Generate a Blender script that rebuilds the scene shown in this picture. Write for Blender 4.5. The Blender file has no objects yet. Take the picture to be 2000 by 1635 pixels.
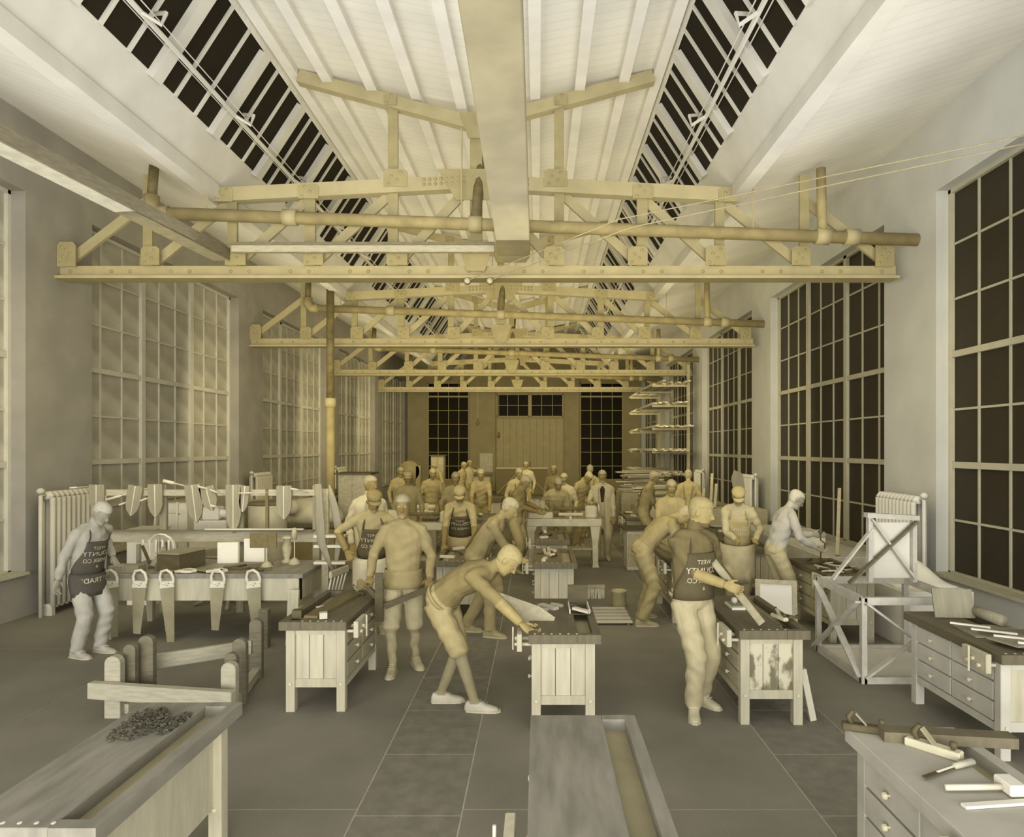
import bpy, bmesh, math, random
import numpy as np
from mathutils import Vector, Matrix
random.seed(7)
SC = bpy.context.scene
COL = SC.collection
V = Vector
# ---------------------------------------------------------------- camera, world, lights, exposure
FPX, VX, VY, CH = 1300.0, 1051.0, 875.0, 2.2      # focal length and vanishing point in photo pixels, lens height in metres
cam = bpy.data.cameras.new('camera')
cam.sensor_fit = 'HORIZONTAL'; cam.sensor_width = 36
cam.lens = FPX / 2000 * 36
cam.shift_x = -(VX - 1000) / 2000
cam.shift_y = (VY - 817.5) / 2000
cam.clip_start = 0.05; cam.clip_end = 200
co = bpy.data.objects.new('camera', cam); COL.objects.link(co)
co.location = (0, 0, CH); co.rotation_euler = (math.pi / 2, 0, 0)
SC.camera = co
vs = SC.view_settings
vs.view_transform = 'Standard'; vs.look = 'None'; vs.gamma = 1; vs.exposure = 0.0; vs.use_curve_mapping = False
SC.cycles.max_bounces = 6; SC.cycles.diffuse_bounces = 4; SC.cycles.glossy_bounces = 2; SC.cycles.transparent_max_bounces = 4
SC.cycles.use_denoising = True
SC.cycles.caustics_reflective = False; SC.cycles.caustics_refractive = False
w = bpy.data.worlds.new('world'); SC.world = w; w.use_nodes = True
w.node_tree.nodes['Background'].inputs[0].default_value = (1.0, 1.0, 1.0, 1)
w.node_tree.nodes['Background'].inputs[1].default_value = 1.0
def area(name, loc, rot, sx, sy, power, col):
    l = bpy.data.lights.new(name, 'AREA'); l.shape = 'RECTANGLE'; l.size = sx; l.size_y = sy
    l.energy = power; l.color = col
    o = bpy.data.objects.new(name, l); COL.objects.link(o); o.location = loc
    o.rotation_euler = [math.radians(a) for a in rot]
    return o
# added fill behind the lens, then a warm fill without fixtures in each bay
area('front_fill', (-0.9, -3.0, 1.6), (98, 0, 0), 11.5, 3.0, 1120, (1, 0.972, 0.90))
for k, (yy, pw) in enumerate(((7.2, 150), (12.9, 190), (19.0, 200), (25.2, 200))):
    area('bay_fill', (-0.9, yy, 3.4), (82, 0, 0), 10.8, 2.0, pw, (1.0, 0.86, 0.50))
# added upward fills above the truss chords, no lamps there, to brighten the boarding
for k, (yy, pw, cc) in enumerate(((6.2, 165, (1, .985, .95)), (12.4, 130, (1.0, .90, .60)), (18.6, 125, (1.0, .87, .54)), (24.8, 115, (1.0, .86, .52)))):
    area('roof_fill', (-0.9, yy, 4.85), (180, 0, 0), 10.5, 4.6, pw, cc)
# ---------------------------------------------------------------- helpers
def at(px, py, Y):
    s = FPX / Y
    return V(((px - VX) / s, Y, CH - (py - VY) / s))
def gp(px, py):
    s = (py - VY) / CH
    return V(((px - VX) / s, FPX / s, 0))
def lin(c):
    return tuple(((x / 255) / 12.92 if x / 255 <= 0.04045 else ((x / 255 + 0.055) / 1.055) ** 2.4) for x in c)
MATS = {}
def mat(name, rgb, rough=0.7, var=0.12, scale=8.0, bump=0.0, grain=None, metal=0.0, bscale=40.0, spec=0.3):
    """procedural material: base colour with noise variation; grain=(x,y,z) stretches the noise into wood grain"""
    if name in MATS: return MATS[name]
    m = bpy.data.materials.new(name); m.use_nodes = True; MATS[name] = m
    nt = m.node_tree; N = nt.nodes; L = nt.links
    b = N['Principled BSDF']; b.inputs['Roughness'].default_value = rough
    b.inputs['Metallic'].default_value = metal
    b.inputs['Specular IOR Level'].default_value = spec
    c = lin(rgb)
    tc = N.new('ShaderNodeTexCoord'); mp = N.new('ShaderNodeMapping'); L.new(tc.outputs['Object'], mp.inputs[0])
    if grain: mp.inputs['Scale'].default_value = grain
    n = N.new('ShaderNodeTexNoise'); n.inputs['Scale'].default_value = scale; n.inputs['Detail'].default_value = 5
    L.new(mp.outputs[0], n.inputs['Vector'])
    r = N.new('ShaderNodeValToRGB'); L.new(n.outputs['Fac'], r.inputs[0])
    r.color_ramp.elements[0].position = 0.3; r.color_ramp.elements[1].position = 0.7
    r.color_ramp.elements[0].color = tuple(max(0, x * (1 - var)) for x in c) + (1,)
    r.color_ramp.elements[1].color = tuple(min(1, x * (1 + var)) for x in c) + (1,)
    L.new(r.outputs[0], b.inputs['Base Color'])
    if bump:
        n2 = N.new('ShaderNodeTexNoise'); n2.inputs['Scale'].default_value = bscale; n2.inputs['Detail'].default_value = 4
        L.new(mp.outputs[0], n2.inputs['Vector'])
        bp = N.new('ShaderNodeBump'); bp.inputs['Strength'].default_value = bump; bp.inputs['Distance'].default_value = 0.02
        L.new(n2.outputs['Fac'], bp.inputs['Height']); L.new(bp.outputs[0], b.inputs['Normal'])
    return m
def lines_mat(name, rgb, axis, period, dark=0.82, rough=0.8, var=0.08):
    """matchboarding: fine joint lines every `period` metres along an axis, too fine to build"""
    m = mat(name, rgb, rough, var, 1.2)
    nt = m.node_tree; N = nt.nodes; L = nt.links; b = N['Principled BSDF']
    tc = [x for x in N if x.type == 'TEX_COORD'][0]
    sp = N.new('ShaderNodeSeparateXYZ'); L.new(tc.outputs['Object'], sp.inputs[0])
    d = N.new('ShaderNodeMath'); d.operation = 'DIVIDE'; d.inputs[1].default_value = period; L.new(sp.outputs[axis], d.inputs[0])
    fr = N.new('ShaderNodeMath'); fr.operation = 'FRACT'; L.new(d.outputs[0], fr.inputs[0])
    rr = N.new('ShaderNodeValToRGB'); L.new(fr.outputs[0], rr.inputs[0]); rr.color_ramp.interpolation = 'LINEAR'
    e = rr.color_ramp.elements; e[0].position = 0.0; e[0].color = (dark, dark, dark, 1); e[1].position = 0.22; e[1].color = (1, 1, 1, 1)
    mx = N.new('ShaderNodeMix'); mx.data_type = 'RGBA'; mx.blend_type = 'MULTIPLY'; mx.inputs[0].default_value = 1
    src = b.inputs['Base Color'].links[0].from_socket
    L.new(src, mx.inputs[6]); L.new(rr.outputs[0], mx.inputs[7]); L.new(mx.outputs[2], b.inputs['Base Color'])
    return m
class MB:
    def __init__(s): s.v = []; s.f = []
    def add(s, vs, fs, M=None):
        o = len(s.v)
        s.v += [tuple(M @ V(p)) if M else tuple(p) for p in vs]
        s.f += [tuple(i + o for i in q) for q in fs]
        return s
    def box(s, x0, x1, y0, y1, z0, z1, M=None):
        return s.add([(x0,y0,z0),(x1,y0,z0),(x1,y1,z0),(x0,y1,z0),(x0,y0,z1),(x1,y0,z1),(x1,y1,z1),(x0,y1,z1)],
              [(0,3,2,1),(4,5,6,7),(0,1,5,4),(1,2,6,5),(2,3,7,6),(3,0,4,7)], M)
    def beam(s, p0, p1, w, h, up=(0,0,1)):
        p0, p1, up = V(p0), V(p1), V(up)
        d = (p1 - p0).normalized(); a = d.cross(up)
        if a.length < 1e-4: a = d.cross(V((0,1,0)))
        a.normalize(); b = a.cross(d).normalized()
        a *= w / 2; b *= h / 2
        q = [p0-a-b, p0+a-b, p0+a+b, p0-a+b, p1-a-b, p1+a-b, p1+a+b, p1-a+b]
        return s.add(q, [(0,3,2,1),(4,5,6,7),(0,1,5,4),(1,2,6,5),(2,3,7,6),(3,0,4,7)])
    def loft(s, rings, cap=True):
        n = len(rings[0]); o = len(s.v)
        for r in rings: s.v += [tuple(p) for p in r]
        for i in range(len(rings) - 1):
            for j in range(n):
                a = o + i*n + j; b = o + i*n + (j+1) % n
                s.f.append((a, b, b + n, a + n))
        if cap:
            s.f.append(tuple(o + j for j in range(n))[::-1])
            s.f.append(tuple(o + (len(rings)-1)*n + j for j in range(n)))
        return s
    def tube(s, pts, r, n=8, flat=1.0, up=(0,0,1)):
        pts = [V(p) for p in pts]; R = r if isinstance(r, (list, tuple)) else [r]*len(pts)
        rings = []; prev = None
        for i, p in enumerate(pts):
            d = (pts[min(i+1, len(pts)-1)] - pts[max(i-1, 0)]).normalized()
            if prev is None:
                a = d.cross(V(up))
                if a.length < 1e-3: a = d.cross(V((0,1,0)))
            else: a = prev - d * prev.dot(d)
            a.normalize(); b = d.cross(a).normalized(); prev = a
            rings.append([p + (a*math.cos(t) + b*math.sin(t)*flat) * R[i] for t in [2*math.pi*j/n for j in range(n)]])
        return s.loft(rings)
    def lathe(s, prof, n=16, M=None):
        rings = [[V((r*math.cos(2*math.pi*j/n), r*math.sin(2*math.pi*j/n), z)) for j in range(n)] for r, z in prof]
        if M: rings = [[M @ p for p in q] for q in rings]
        return s.loft(rings)
    def prism(s, poly, d0, d1, M=None):
        n = len(poly)
        vs = [(x, y, d0) for x, y in poly] + [(x, y, d1) for x, y in poly]
        fs = [tuple(range(n))[::-1], tuple(range(n, 2*n))] + [(i, (i+1) % n, n + (i+1) % n, n + i) for i in range(n)]
        return s.add(vs, fs, M)
    def ell(s, c, rx, ry, rz, M=None, n=10, m=7):
        c = V(c); rings = []
        for i in range(m + 1):
            ph = -math.pi/2 + math.pi * (i + (0.12 if i == 0 else -0.12 if i == m else 0)) / m
            q = [V((rx*math.cos(ph)*math.cos(2*math.pi*j/n), ry*math.cos(ph)*math.sin(2*math.pi*j/n), rz*math.sin(ph))) for j in range(n)]
            rings.append([(M @ p if M else p) + c for p in q])
        return s.loft(rings)
    def mesh(s, name):
        me = bpy.data.meshes.new(name); me.from_pydata(s.v, [], s.f); me.update(); return me
    def build(s, name, m, parent=None, smooth=False, bevel=0.0):
        me = s.mesh(name); me.materials.append(m)
        bm = bmesh.new(); bm.from_mesh(me); bmesh.ops.recalc_face_normals(bm, faces=bm.faces)
        bm.to_mesh(me); bm.free()
        if smooth: me.polygons.foreach_set('use_smooth', [True]*len(me.polygons))
        o = bpy.data.objects.new(name, me); COL.objects.link(o)
        if parent: o.parent = parent
        if bevel:
            b = o.modifiers.new('bevel', 'BEVEL'); b.width = bevel; b.segments = 1; b.limit_method = 'ANGLE'
        return o
def tag(o, label=None, cat=None, group=None, kind=None):
    if label: o['label'] = label
    if cat: o['category'] = cat
    if group: o['group'] = group
    if kind: o['kind'] = kind
    return o
def thing(name, label, cat, loc=(0,0,0), rz=0.0, group=None):
    o = bpy.data.objects.new(name, None); COL.objects.link(o); o.empty_display_size = 0.1
    o.location = loc; o.rotation_euler = (0, 0, math.radians(rz))
    return tag(o, label, cat, group)
def struct(name):
    o = bpy.data.objects.new(name, None); COL.objects.link(o); o['kind'] = 'structure'; return o
def copy_tree(o, parent=None):
    c = o.copy(); COL.objects.link(c)
    if parent: c.parent = parent
    for ch in list(o.children): copy_tree(ch, c)
    return c
def dup(o, loc, rz=0.0, label=None, group=None):
    c = copy_tree(o); c.location = loc; c.rotation_euler = (0, 0, math.radians(rz))
    if label: c['label'] = label
    if group: c['group'] = group
    return c
def share(src, name, parent, loc, rot=(0,0,0)):
    o = bpy.data.objects.new(name, src.data); COL.objects.link(o); o.parent = parent; o.location = loc; o.rotation_euler = rot
    return o
# ---------------------------------------------------------------- materials
m_floor = mat('floor_stone', (126, 122, 109), 0.75, 0.14, 1.3, 0.08, bscale=60)
m_slab = mat('slab_stone', (121, 117, 104), 0.8, 0.16, 9.0, 0.15, bscale=90)
m_joint = mat('joint_mortar', (172, 168, 152), 0.9)
m_ceil = lines_mat('ceiling_boards', (222, 219, 208), 1, 0.16, 0.90)
m_soffit = mat('soffit_boards', (196, 193, 182), 0.8, 0.08, 2)
m_purlin = mat('purlin_wood', (222, 219, 210), 0.8, 0.06, 3)
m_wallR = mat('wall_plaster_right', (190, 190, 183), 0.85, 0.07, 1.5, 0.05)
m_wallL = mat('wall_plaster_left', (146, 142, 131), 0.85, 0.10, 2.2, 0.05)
m_wallB = mat('wall_brick_end', (158, 147, 112), 0.85, 0.08, 2.0)
m_sash = mat('sash_paint', (178, 174, 152), 0.6, 0.06, 5)
m_sashL = mat('sash_paint_left', (190, 187, 172), 0.6, 0.06, 5)
m_glass = mat('dark_glass', (38, 33, 24), 0.5, 0.15, 0.6, spec=0.04)
m_glassR = mat('side_glass', (58, 53, 42), 0.35, 0.15, 0.6, spec=0.08)
m_glassL = mat('mottled_glass', (164, 160, 146), 0.35, 0.35, 1.6, grain=(1, 0.5, 1.4), spec=0.25)  # blotches colour in what the panes reflect and show outside
m_steel = mat('truss_paint', (166, 156, 120), 0.6, 0.10, 3.5)
m_steel2 = mat('gusset_paint', (154, 144, 106), 0.6, 0.10, 5)
m_pipe = mat('pipe_lagging', (150, 138, 98), 0.7, 0.18, 5, 0.1)
m_pipe2 = mat('pipe_dark', (104, 94, 62), 0.6, 0.25, 9)
m_duct = mat('duct_board', (146, 138, 110), 0.7, 0.16, 2.2)
m_timber = mat('timber_light', (172, 167, 146), 0.75, 0.14, 4, grain=(2, 2, 12))
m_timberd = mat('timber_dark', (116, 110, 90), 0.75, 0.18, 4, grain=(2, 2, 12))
m_door = mat('door_boards', (176, 164, 126), 0.75, 0.06, 3)
# ---------------------------------------------------------------- the hall
YE = 34.2                      # end wall
XR, XL = 5.2, -6.7             # pier faces
WR, WL = 5.42, -6.95           # glazing planes
TY = [9.35 + 6.2*k for k in range(4)]
PIER = [3.15] + TY
fl = MB().box(-9, 8, -4, YE + .3, -0.2, -0.003).build('floor', m_joint); tag(fl, kind='structure')
ycuts = [-4, -1.0, 1.6, 4.05, 7.28, 10.4, 13.5, 16.6, 19.7, 22.8, 26, 29.5, YE]
for (x0, x1) in ((-6.95, -4.2), (-4.2, -1.1), (-0.46, 1.69), (2.36, 5.42)):
    for y0, y1 in zip(ycuts, ycuts[1:]):
        MB().box(x0 + .006, x1 - .006, y0 + .006, y1 - .006, -0.03, 0).build('slab', m_floor, fl)
for (x0, x1) in ((-1.1, -0.46), (1.69, 2.36)):
    y = -0.02
    while y < 24:
        MB().box(x0 + .006, x1 - .006, y + .006, y + .794, -0.03, 0).build('slab', m_slab, fl); y += 0.8
    MB().box(x0 + .006, x1 - .006, y, YE, -0.03, 0).build('slab', m_slab, fl)
def side_wall(name, s, face, plane, m):
    b = MB(); out = plane + s * 0.25
    def bx(xa, xb, *r): b.box(min(xa, xb), max(xa, xb), *r)
    bx(face, out, 1.0, YE, 0, 0.55); bx(face, out, 1.0, YE, 5.56, 7.0)
    for yc in PIER + [YE - 0.1]:
        bx(face, out, yc - 0.65, min(yc + 0.65, YE), 0.55, 5.56)
    o = b.build(name, m); tag(o, kind='structure')
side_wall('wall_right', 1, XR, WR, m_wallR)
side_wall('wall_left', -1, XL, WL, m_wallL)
pane_proto = {}
def pane(w_, h_, m, parent, c, axis, name='pane'):
    key = (round(w_, 3), round(h_, 3), m.name, axis)
    if key not in pane_proto:
        if axis == 'x': b = MB().box(-.006, .006, -w_/2, w_/2, -h_/2, h_/2)
        else: b = MB().box(-w_/2, w_/2, -.006, .006, -h_/2, h_/2)
        o = b.build(name, m, parent); o.location = c; pane_proto[key] = o
        return o
    return share(pane_proto[key], name, parent, c)
def glazed(name, axis, fixed, a0, a1, z0, z1, nu, nv, thick_u, thick_v, mg, ms, s=1):
    """window filling a0..a1 along the wall; one pane object for each light"""
    r = struct(name); fr = MB(); br = MB()
    du = (a1 - a0) / nu; dv = (z1 - z0) / nv
    def bar(b, ua, ub, za, zb, d):
        if axis == 'x': b.box(fixed - d, fixed + d, ua, ub, za, zb)
        else: b.box(ua, ub, fixed - d, fixed + d, za, zb)
    bar(fr, a0, a0 + .05, z0, z1, .06); bar(fr, a1 - .05, a1, z0, z1, .06)
    bar(fr, a0, a1, z0, z0 + .05, .06); bar(fr, a0, a1, z1 - .05, z1, .06)
    for i in range(1, nu):
        t = .055 if i in thick_u else .014
        bar(fr if i in thick_u else br, a0 + i*du - t, a0 + i*du + t, z0, z1, .06 if i in thick_u else .025)
    for j in range(1, nv):
        t = .04 if j in thick_v else .014
        bar(fr if j in thick_v else br, a0, a1, z0 + j*dv - t, z0 + j*dv + t, .05 if j in thick_v else .024)
    fr.build('sash_frame', ms, r); br.build('glazing_bar', ms, r)
    for i in range(nu):
        for j in range(nv):
            u = a0 + (i + .5)*du; z = z0 + (j + .5)*dv
            c = (fixed, u, z) if axis == 'x' else (u, fixed, z)
            pane(du, dv, mg, r, c, axis)
    return r
wn = 1
YB = PIER + [YE - 0.1]
for i in range(5):
    y0, y1 = YB[i] + .65, YB[i+1] - .65
    glazed('window_%d' % wn, 'x', WR, y0, y1, .55, 5.56, 9, 7, (3, 6), (2, 4), m_glassR, m_sash); wn += 1
    glazed('window_%d' % wn, 'x', WL, y0, y1, .55, 5.56, 9, 7, (3, 6), (2, 4), m_glassL, m_sashL); wn += 1
# window sills
for nm, xa, xb in (('trim_1', XR - .06, WR), ('trim_2', WL, XL + .06)):
    b = MB()
    for i in range(5): b.box(xa, xb, YB[i] + .65, YB[i+1] - .65, .55, .585)
    tag(b.build(nm, m_sash), kind='structure')
# end wall with two tall windows and a double sliding door below a transom
b = MB()
xs = [-7.2, -5.68, -3.55, -2.13, 1.29, 2.16, 4.37, 5.7]
for i in (0, 2, 4, 6): b.box(xs[i], xs[i+1], YE, YE + .4, 0, 7.6)
for x0, x1, za, zb in ((-5.68, -3.55, 0, .55), (2.16, 4.37, 0, .55), (-5.68, -3.55, 5.56, 7.6), (2.16, 4.37, 5.56, 7.6), (-2.13, 1.29, 4.98, 7.6), (-2.13, 1.29, 3.72, 3.80)):
    b.box(x0, x1, YE, YE + .4, za, zb)
for x0, x1 in ((-3.5, -2.2), (1.35, 2.1)): b.box(x0, x1, YE - .12, YE, 0, 7.3)
tag(b.build('wall_back', m_wallB), kind='structure')
glazed('window_%d' % wn, 'y', YE + .1, -5.68, -3.55, .55, 5.56, 4, 7, (), (6,), m_glass, m_door); wn += 1
glazed('window_%d' % wn, 'y', YE + .1, 2.16, 4.37, .55, 5.56, 4, 7, (), (6,), m_glass, m_door); wn += 1
MB().box(-.46, -.38, YE + .05, YE + .3, 3.8, 4.98).build('mullion', m_door, dr_m := struct('trim_3'))
glazed('window_%d' % wn, 'y', YE + .1, -2.13, -0.46, 3.80, 4.98, 3, 2, (), (), m_glass, m_door); wn += 1
glazed('window_%d' % wn, 'y', YE + .1, -0.38, 1.29, 3.80, 4.98, 3, 2, (), (), m_glass, m_door); wn += 1
dr = struct('door_1')
MB().box(-2.13, 1.29, YE + .115, YE + .16, 0, 3.72).build('gap_backing', m_door, dr)  # added backing, stops outside light showing between the boards
for i in range(10):
    x0 = -2.13 + i * .342
    MB().box(x0 + .006, x0 + .336, YE + .05, YE + .11, 0.02, 3.7).build('board', m_door, dr)
MB().box(-2.13, 1.29, YE + .03, YE + .06, 2.28, 2.34).build('rail', m_door, dr)
MB().box(-.44, -.40, YE + .0, YE + .05, 1.1, 1.5).build('door_handle', m_pipe2, dr)
# roof: two outer slopes falling inward, steep glazed strips and a low V-shaped middle
XC = -0.87
ce = struct('ceiling')
def strip(name, pts, m, th=.06, y0=0.5):
    b = MB()
    for (xa, za), (xb, zb) in zip(pts, pts[1:]):
        b.add([(xa,y0,za),(xb,y0,zb),(xb,YE+.3,zb),(xa,YE+.3,za),(xa,y0,za+th),(xb,y0,zb+th),(xb,YE+.3,zb+th),(xa,YE+.3,za+th)],
              [(0,3,2,1),(4,5,6,7),(0,1,5,4),(1,2,6,5),(2,3,7,6),(3,0,4,7)])
    return b.build(name, m, ce)
strip('boarding', [(-7.1, 6.70), (XC - 3.65, 5.82)], m_ceil)
strip('boarding', [(XC + 3.65, 5.82), (5.6, 6.70)], m_ceil)
strip('boarding', [(XC - 2.67, 7.32), (XC - 2.62, 7.52), (XC, 7.02), (XC + 2.62, 7.52), (XC + 2.67, 7.32)], m_ceil)
strip('curb', [(XC - 3.65, 5.82), (XC - 3.35, 6.3)], m_soffit)
strip('curb', [(XC + 3.35, 6.3), (XC + 3.65, 5.82)], m_soffit)
for s in (-1, 1):
    for a in (.2, .83, 1.45, 2.07, 2.55):
        z = 7.02 + .19*a
        MB().box(XC + s*a - .07, XC + s*a + .07, .5, YE, z - .11, z + .01).build('purlin', m_purlin, ce)
    MB().box(XC + s*3.66 - .09, XC + s*3.66 + .09, .5, YE, 5.68, 5.86).build('valley_beam', m_soffit, ce)
# skylight strips
for s in (-1, 1):
    r = struct('window_%d' % wn); wn += 1
    lo, hi = V((XC + s*3.35, 0, 6.3)), V((XC + s*2.67, 0, 7.35))
    d = hi - lo; ln = d.length; ang = math.atan2(d.z, d.x)
    n = int((YE - 2) / .44); thin = MB(); wide = MB()
    proto = None
    for i in range(n):
        yc = 2 + (i + .5)*.44
        if proto is None:
            proto = MB().box(-ln/2, ln/2, -.22, .22, -.006, .006).build('pane', m_glass, r)
            proto.location = (lo + d/2) + V((0, yc, 0)); proto.rotation_euler = (0, -ang, 0)
        else: share(proto, 'pane', r, (lo + d/2) + V((0, yc, 0)), (0, -ang, 0))
        yb = 2 + i*.44
        if i % 3 == 0: wide.beam(lo + V((0, yb, -.06)), hi + V((0, yb, -.06)), .17, .12, V((-d.z, 0, d.x)))
        else: thin.beam(lo + V((0, yb, -.02)), hi + V((0, yb, -.02)), .045, .04, V((-d.z, 0, d.x)))
    wide.build('rafter', m_soffit, r); thin.build('glazing_bar', m_soffit, r)
    g = MB(); p = lo + d*.3 + V((s*-.10, 0, -.12))
    g.tube([p + V((0, 2, 0)), p + V((0, YE, 0))], .03, 6)
    for o_ in (-.08, .09):
        q = p + V((o_, 0, .02)); g.tube([q + V((0, 2, 0)), q + V((0, YE, 0))], .008, 4)
    for i in range(14):
        q = p + V((0, 4.5 + i*2.05, 0)); g.tube([q, q + V((-s*.18, .05, -.1)), q + V((-s*.2, .1, .05)), q + V((0, .25, .14))], .022, 5)
    g.build('operating_shaft', m_soffit, r)
# ---------------------------------------------------------------- roof trusses (riveted steel), one thing for each bay line
def make_truss():
    r = thing('roof_truss', 'riveted steel roof truss with the wooden trunking and cross timber at its chord', 'truss', (0, 0, 0))
    def q(px, py): p = at(px, py, 9.35); return V((p.x, 0, p.z))
    def mir(px): return 2*930 - px
    L = 118; Rr = 1748
    ch = MB(); y0 = q(L, 545); y1 = q(Rr, 520)
    ch.box(y0.x, y1.x, -.02, .02, y0.z + .02, y1.z); ch.box(y0.x, y1.x, -.13, .13, y0.z - .02, y0.z + .02)
    ch.build('bottom_chord', m_steel, r)
    c = MB(); c.beam(q(424, 384), q(930, 358), .16, .19); c.build('middle_chord', m_steel, r)
    c = MB(); c.beam(q(930, 358), q(mir(424), 384), .16, .19); c.build('middle_chord', m_steel, r)
    for sx in (0, 1):
        f = (lambda x: mir(x)) if sx else (lambda x: x)
        MB().beam(q(f(585), 152), q(f(930), 246), .14, .17).build('top_chord', m_steel, r)
        for px, ya, wv in ((768, 190, .14), (606, 372, .15), (455, 382, .13), (290, 342, .13)):
            MB().beam(q(f(px), ya), q(f(px), 522), wv, .05, (0, 1, 0)).build('post', m_steel2, r)
        for (xa, ya), (xb, yb) in (((915, 364), (775, 515)), ((768, 372), (612, 515)), ((606, 384), (460, 515)), ((455, 388), (296, 515)), ((290, 388), (128, 512))):
            MB().beam(q(f(xa), ya) + V((0, .04, 0)), q(f(xb), yb) + V((0, .04, 0)), .05, .13, (0, 1, 0) if 0 else (0, 0, 1)).build('brace', m_steel, r)
        plates = [(775, 352, 46, 34, 4), (778, 503, 40, 36, 4), (616, 503, 38, 36, 4), (465, 502, 40, 38, 4), (300, 503, 36, 36, 4), (138, 500, 36, 48, 6), (606, 378, 40, 28, 3), (440, 384, 40, 28, 4), (765, 200, 24, 22, 2)]
        for px, py, ww, hh, nr in plates:
            x = f(px); a = q(x - ww/2, py + hh/2); bq = q(x + ww/2, py - hh/2)
            g = MB(); w2 = bq.x - a.x
            g.prism([(a.x, a.z), (bq.x, a.z), (bq.x, bq.z - (bq.z - a.z)*.15), (bq.x - w2*.15, bq.z), (a.x + w2*.15, bq.z), (a.x, bq.z - (bq.z - a.z)*.15)], -.09, -.075,
                    Matrix(((1,0,0,0),(0,0,1,0),(0,1,0,0),(0,0,0,1))))
            pl = g.build('gusset_plate', m_steel2, r)
            rv = MB()
            for i in range(nr):
                u = a.x + w2*(.2 + .6*((i*0.618) % 1)); z = a.z + (bq.z - a.z)*(.15 + .65*i/max(1, nr-1))
                rv.ell((u, -.09, z), .024, .014, .024, n=8, m=4)
            tag(rv.build('rivets', m_steel2, pl, True), kind='stuff')
    MB().beam(q(930, 235), q(930, 522), .17, .06, (0, 1, 0)).build('king_post', m_steel2, r)
    for px, py, ww, hh in ((930, 365, 150, 60), (930, 505, 70, 55), (930, 250, 60, 50)):
        a = q(px - ww/2, py + hh/2); bq = q(px + ww/2, py - hh/2)
        MB().prism([(a.x + (bq.x-a.x)*.25, a.z), (bq.x - (bq.x-a.x)*.25, a.z), (bq.x, bq.z), (a.x, bq.z)], -.09, -.075,
                   Matrix(((1,0,0,0),(0,0,1,0),(0,1,0,0),(0,0,0,1)))).build('gusset_plate', m_steel2, r)
    rv = MB()
    for i in range(16):
        for f in (lambda x: x, mir):
            p = q(f(830 + (i//2)*11), 356 + (i % 2)*9 - (i//2)*.6); rv.ell((p.x, -.085, p.z), .024, .014, .024, n=8, m=4)
    for i in range(14):
        for f in (lambda x: x, mir):
            p = q(f(140 + i*58 + (i % 2)*22), 531); rv.ell((p.x, -.022, p.z), .026, .014, .026, n=8, m=4)
    tag(rv.build('rivets', m_steel2, r, True), kind='stuff')
    return r
truss = make_truss(); truss.location = (0, TY[0], 0)
tl = ['riveted steel roof truss that the broad wooden trunking ends on', 'riveted steel roof truss second along the hall with the tall pipe just before it',
      'riveted steel roof truss third along the hall, one short of the end wall one', 'riveted steel roof truss closest to the end wall and its sliding door']
truss['label'] = tl[0]; truss['group'] = 'roof trusses'
for k in (1, 2, 3): dup(truss, (0, TY[k], 0), 0, tl[k])
# heating pipes slung before each truss
def make_pipe():
    r = thing('heating_pipe', 'x', 'pipe')
    a, c, d = V((-5.28, 0, 5.42)), V((-.86, 0, 5.27)), V((5.3, 0, 5.05))
    MB().tube([a + V((.1, 0, 0)), d], .085, 12).build('main', m_pipe, r, True)
    e = MB(); e.tube([a + V((.22, 0, 0)), a + V((.06, 0, 0)), a + V((-.02, 0, .08)), a + V((-.02, 0, .24))], .1, 12); e.build('elbow', m_pipe, r, True)
    MB().tube([a + V((-.02, 0, .2)), a + V((-.04, .1, .75))], .065, 10).build('riser', m_pipe2, r, True)
    MB().tube([c, c + V((.06, .35, 1.2))], .075, 10).build('riser', m_pipe2, r, True)
    MB().tube([V((3.9, 0, 5.1)), V((3.9, .05, 6.05))], .065, 10).build('riser', m_pipe, r, True)
    for x, z in ((-.86, 5.27), (3.9, 5.1), (4.3, 5.09), (-3.4, 5.36)):
        MB().tube([(x - .09, 0, z + .003), (x + .09, 0, z - .003)], .112, 12).build('coupling', m_steel, r, True)
    for x, z, t in ((-4.55, 5.4, 6.0), (-1.05, 5.28, 6.6), (2.95, 5.13, 6.0)):
        MB().tube([(x, 0, z), (x, .02, t)], .012, 5).build('hanger', m_steel, r)
    return r
pp = make_pipe(); pp.location = (0, TY[0] - .22, 0); pp['group'] = 'heating pipes'
pl_ = ['lagged heating pipe slung before the truss that carries the trunking', 'lagged heating pipe slung before the second truss of the hall',
       'lagged heating pipe slung before the third truss of the hall', 'lagged heating pipe slung before the truss closest to the end wall']
pp['label'] = pl_[0]
for k in (1, 2, 3): dup(pp, (0, TY[k] - .22, 0), 0, pl_[k])
# trunking and timbers lying on the bottom chords
t = thing('trunking', 'broad flat wooden trunking lying lengthwise on the truss chord', 'trunking', (0, 0, 0))
b = MB(); b.loft([[V((-.54, y, z)), V((-.11, y, z)), V((-.11, y, z + .32)), V((-.54, y, z + .32))] for y, z in ((2.2, 5.3), (4.9, 5.17), (9.05, 4.80))])
b.build('casing', m_duct, t, False, .01)
MB().add([(-.54, 9.05, 4.80), (-.11, 9.05, 4.80), (-.11, 9.05, 5.12), (-.54, 9.05, 5.12), (-.48, 9.2, 4.76), (-.17, 9.2, 4.76), (-.17, 9.2, 5.1), (-.48, 9.2, 5.1)],
         [(0,1,5,4),(1,2,6,5),(2,3,7,6),(3,0,4,7),(4,5,6,7),(0,3,2,1)]).build('end_piece', m_duct, t)
t = thing('timber', 'long timber running lengthwise onto the truss chord above the mottled windows', 'timber')
MB().beam((-4.95, 5.0, 4.96), (-4.42, 9.3, 4.87), .24, .11).build('timber_body', m_timber, t)
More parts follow.
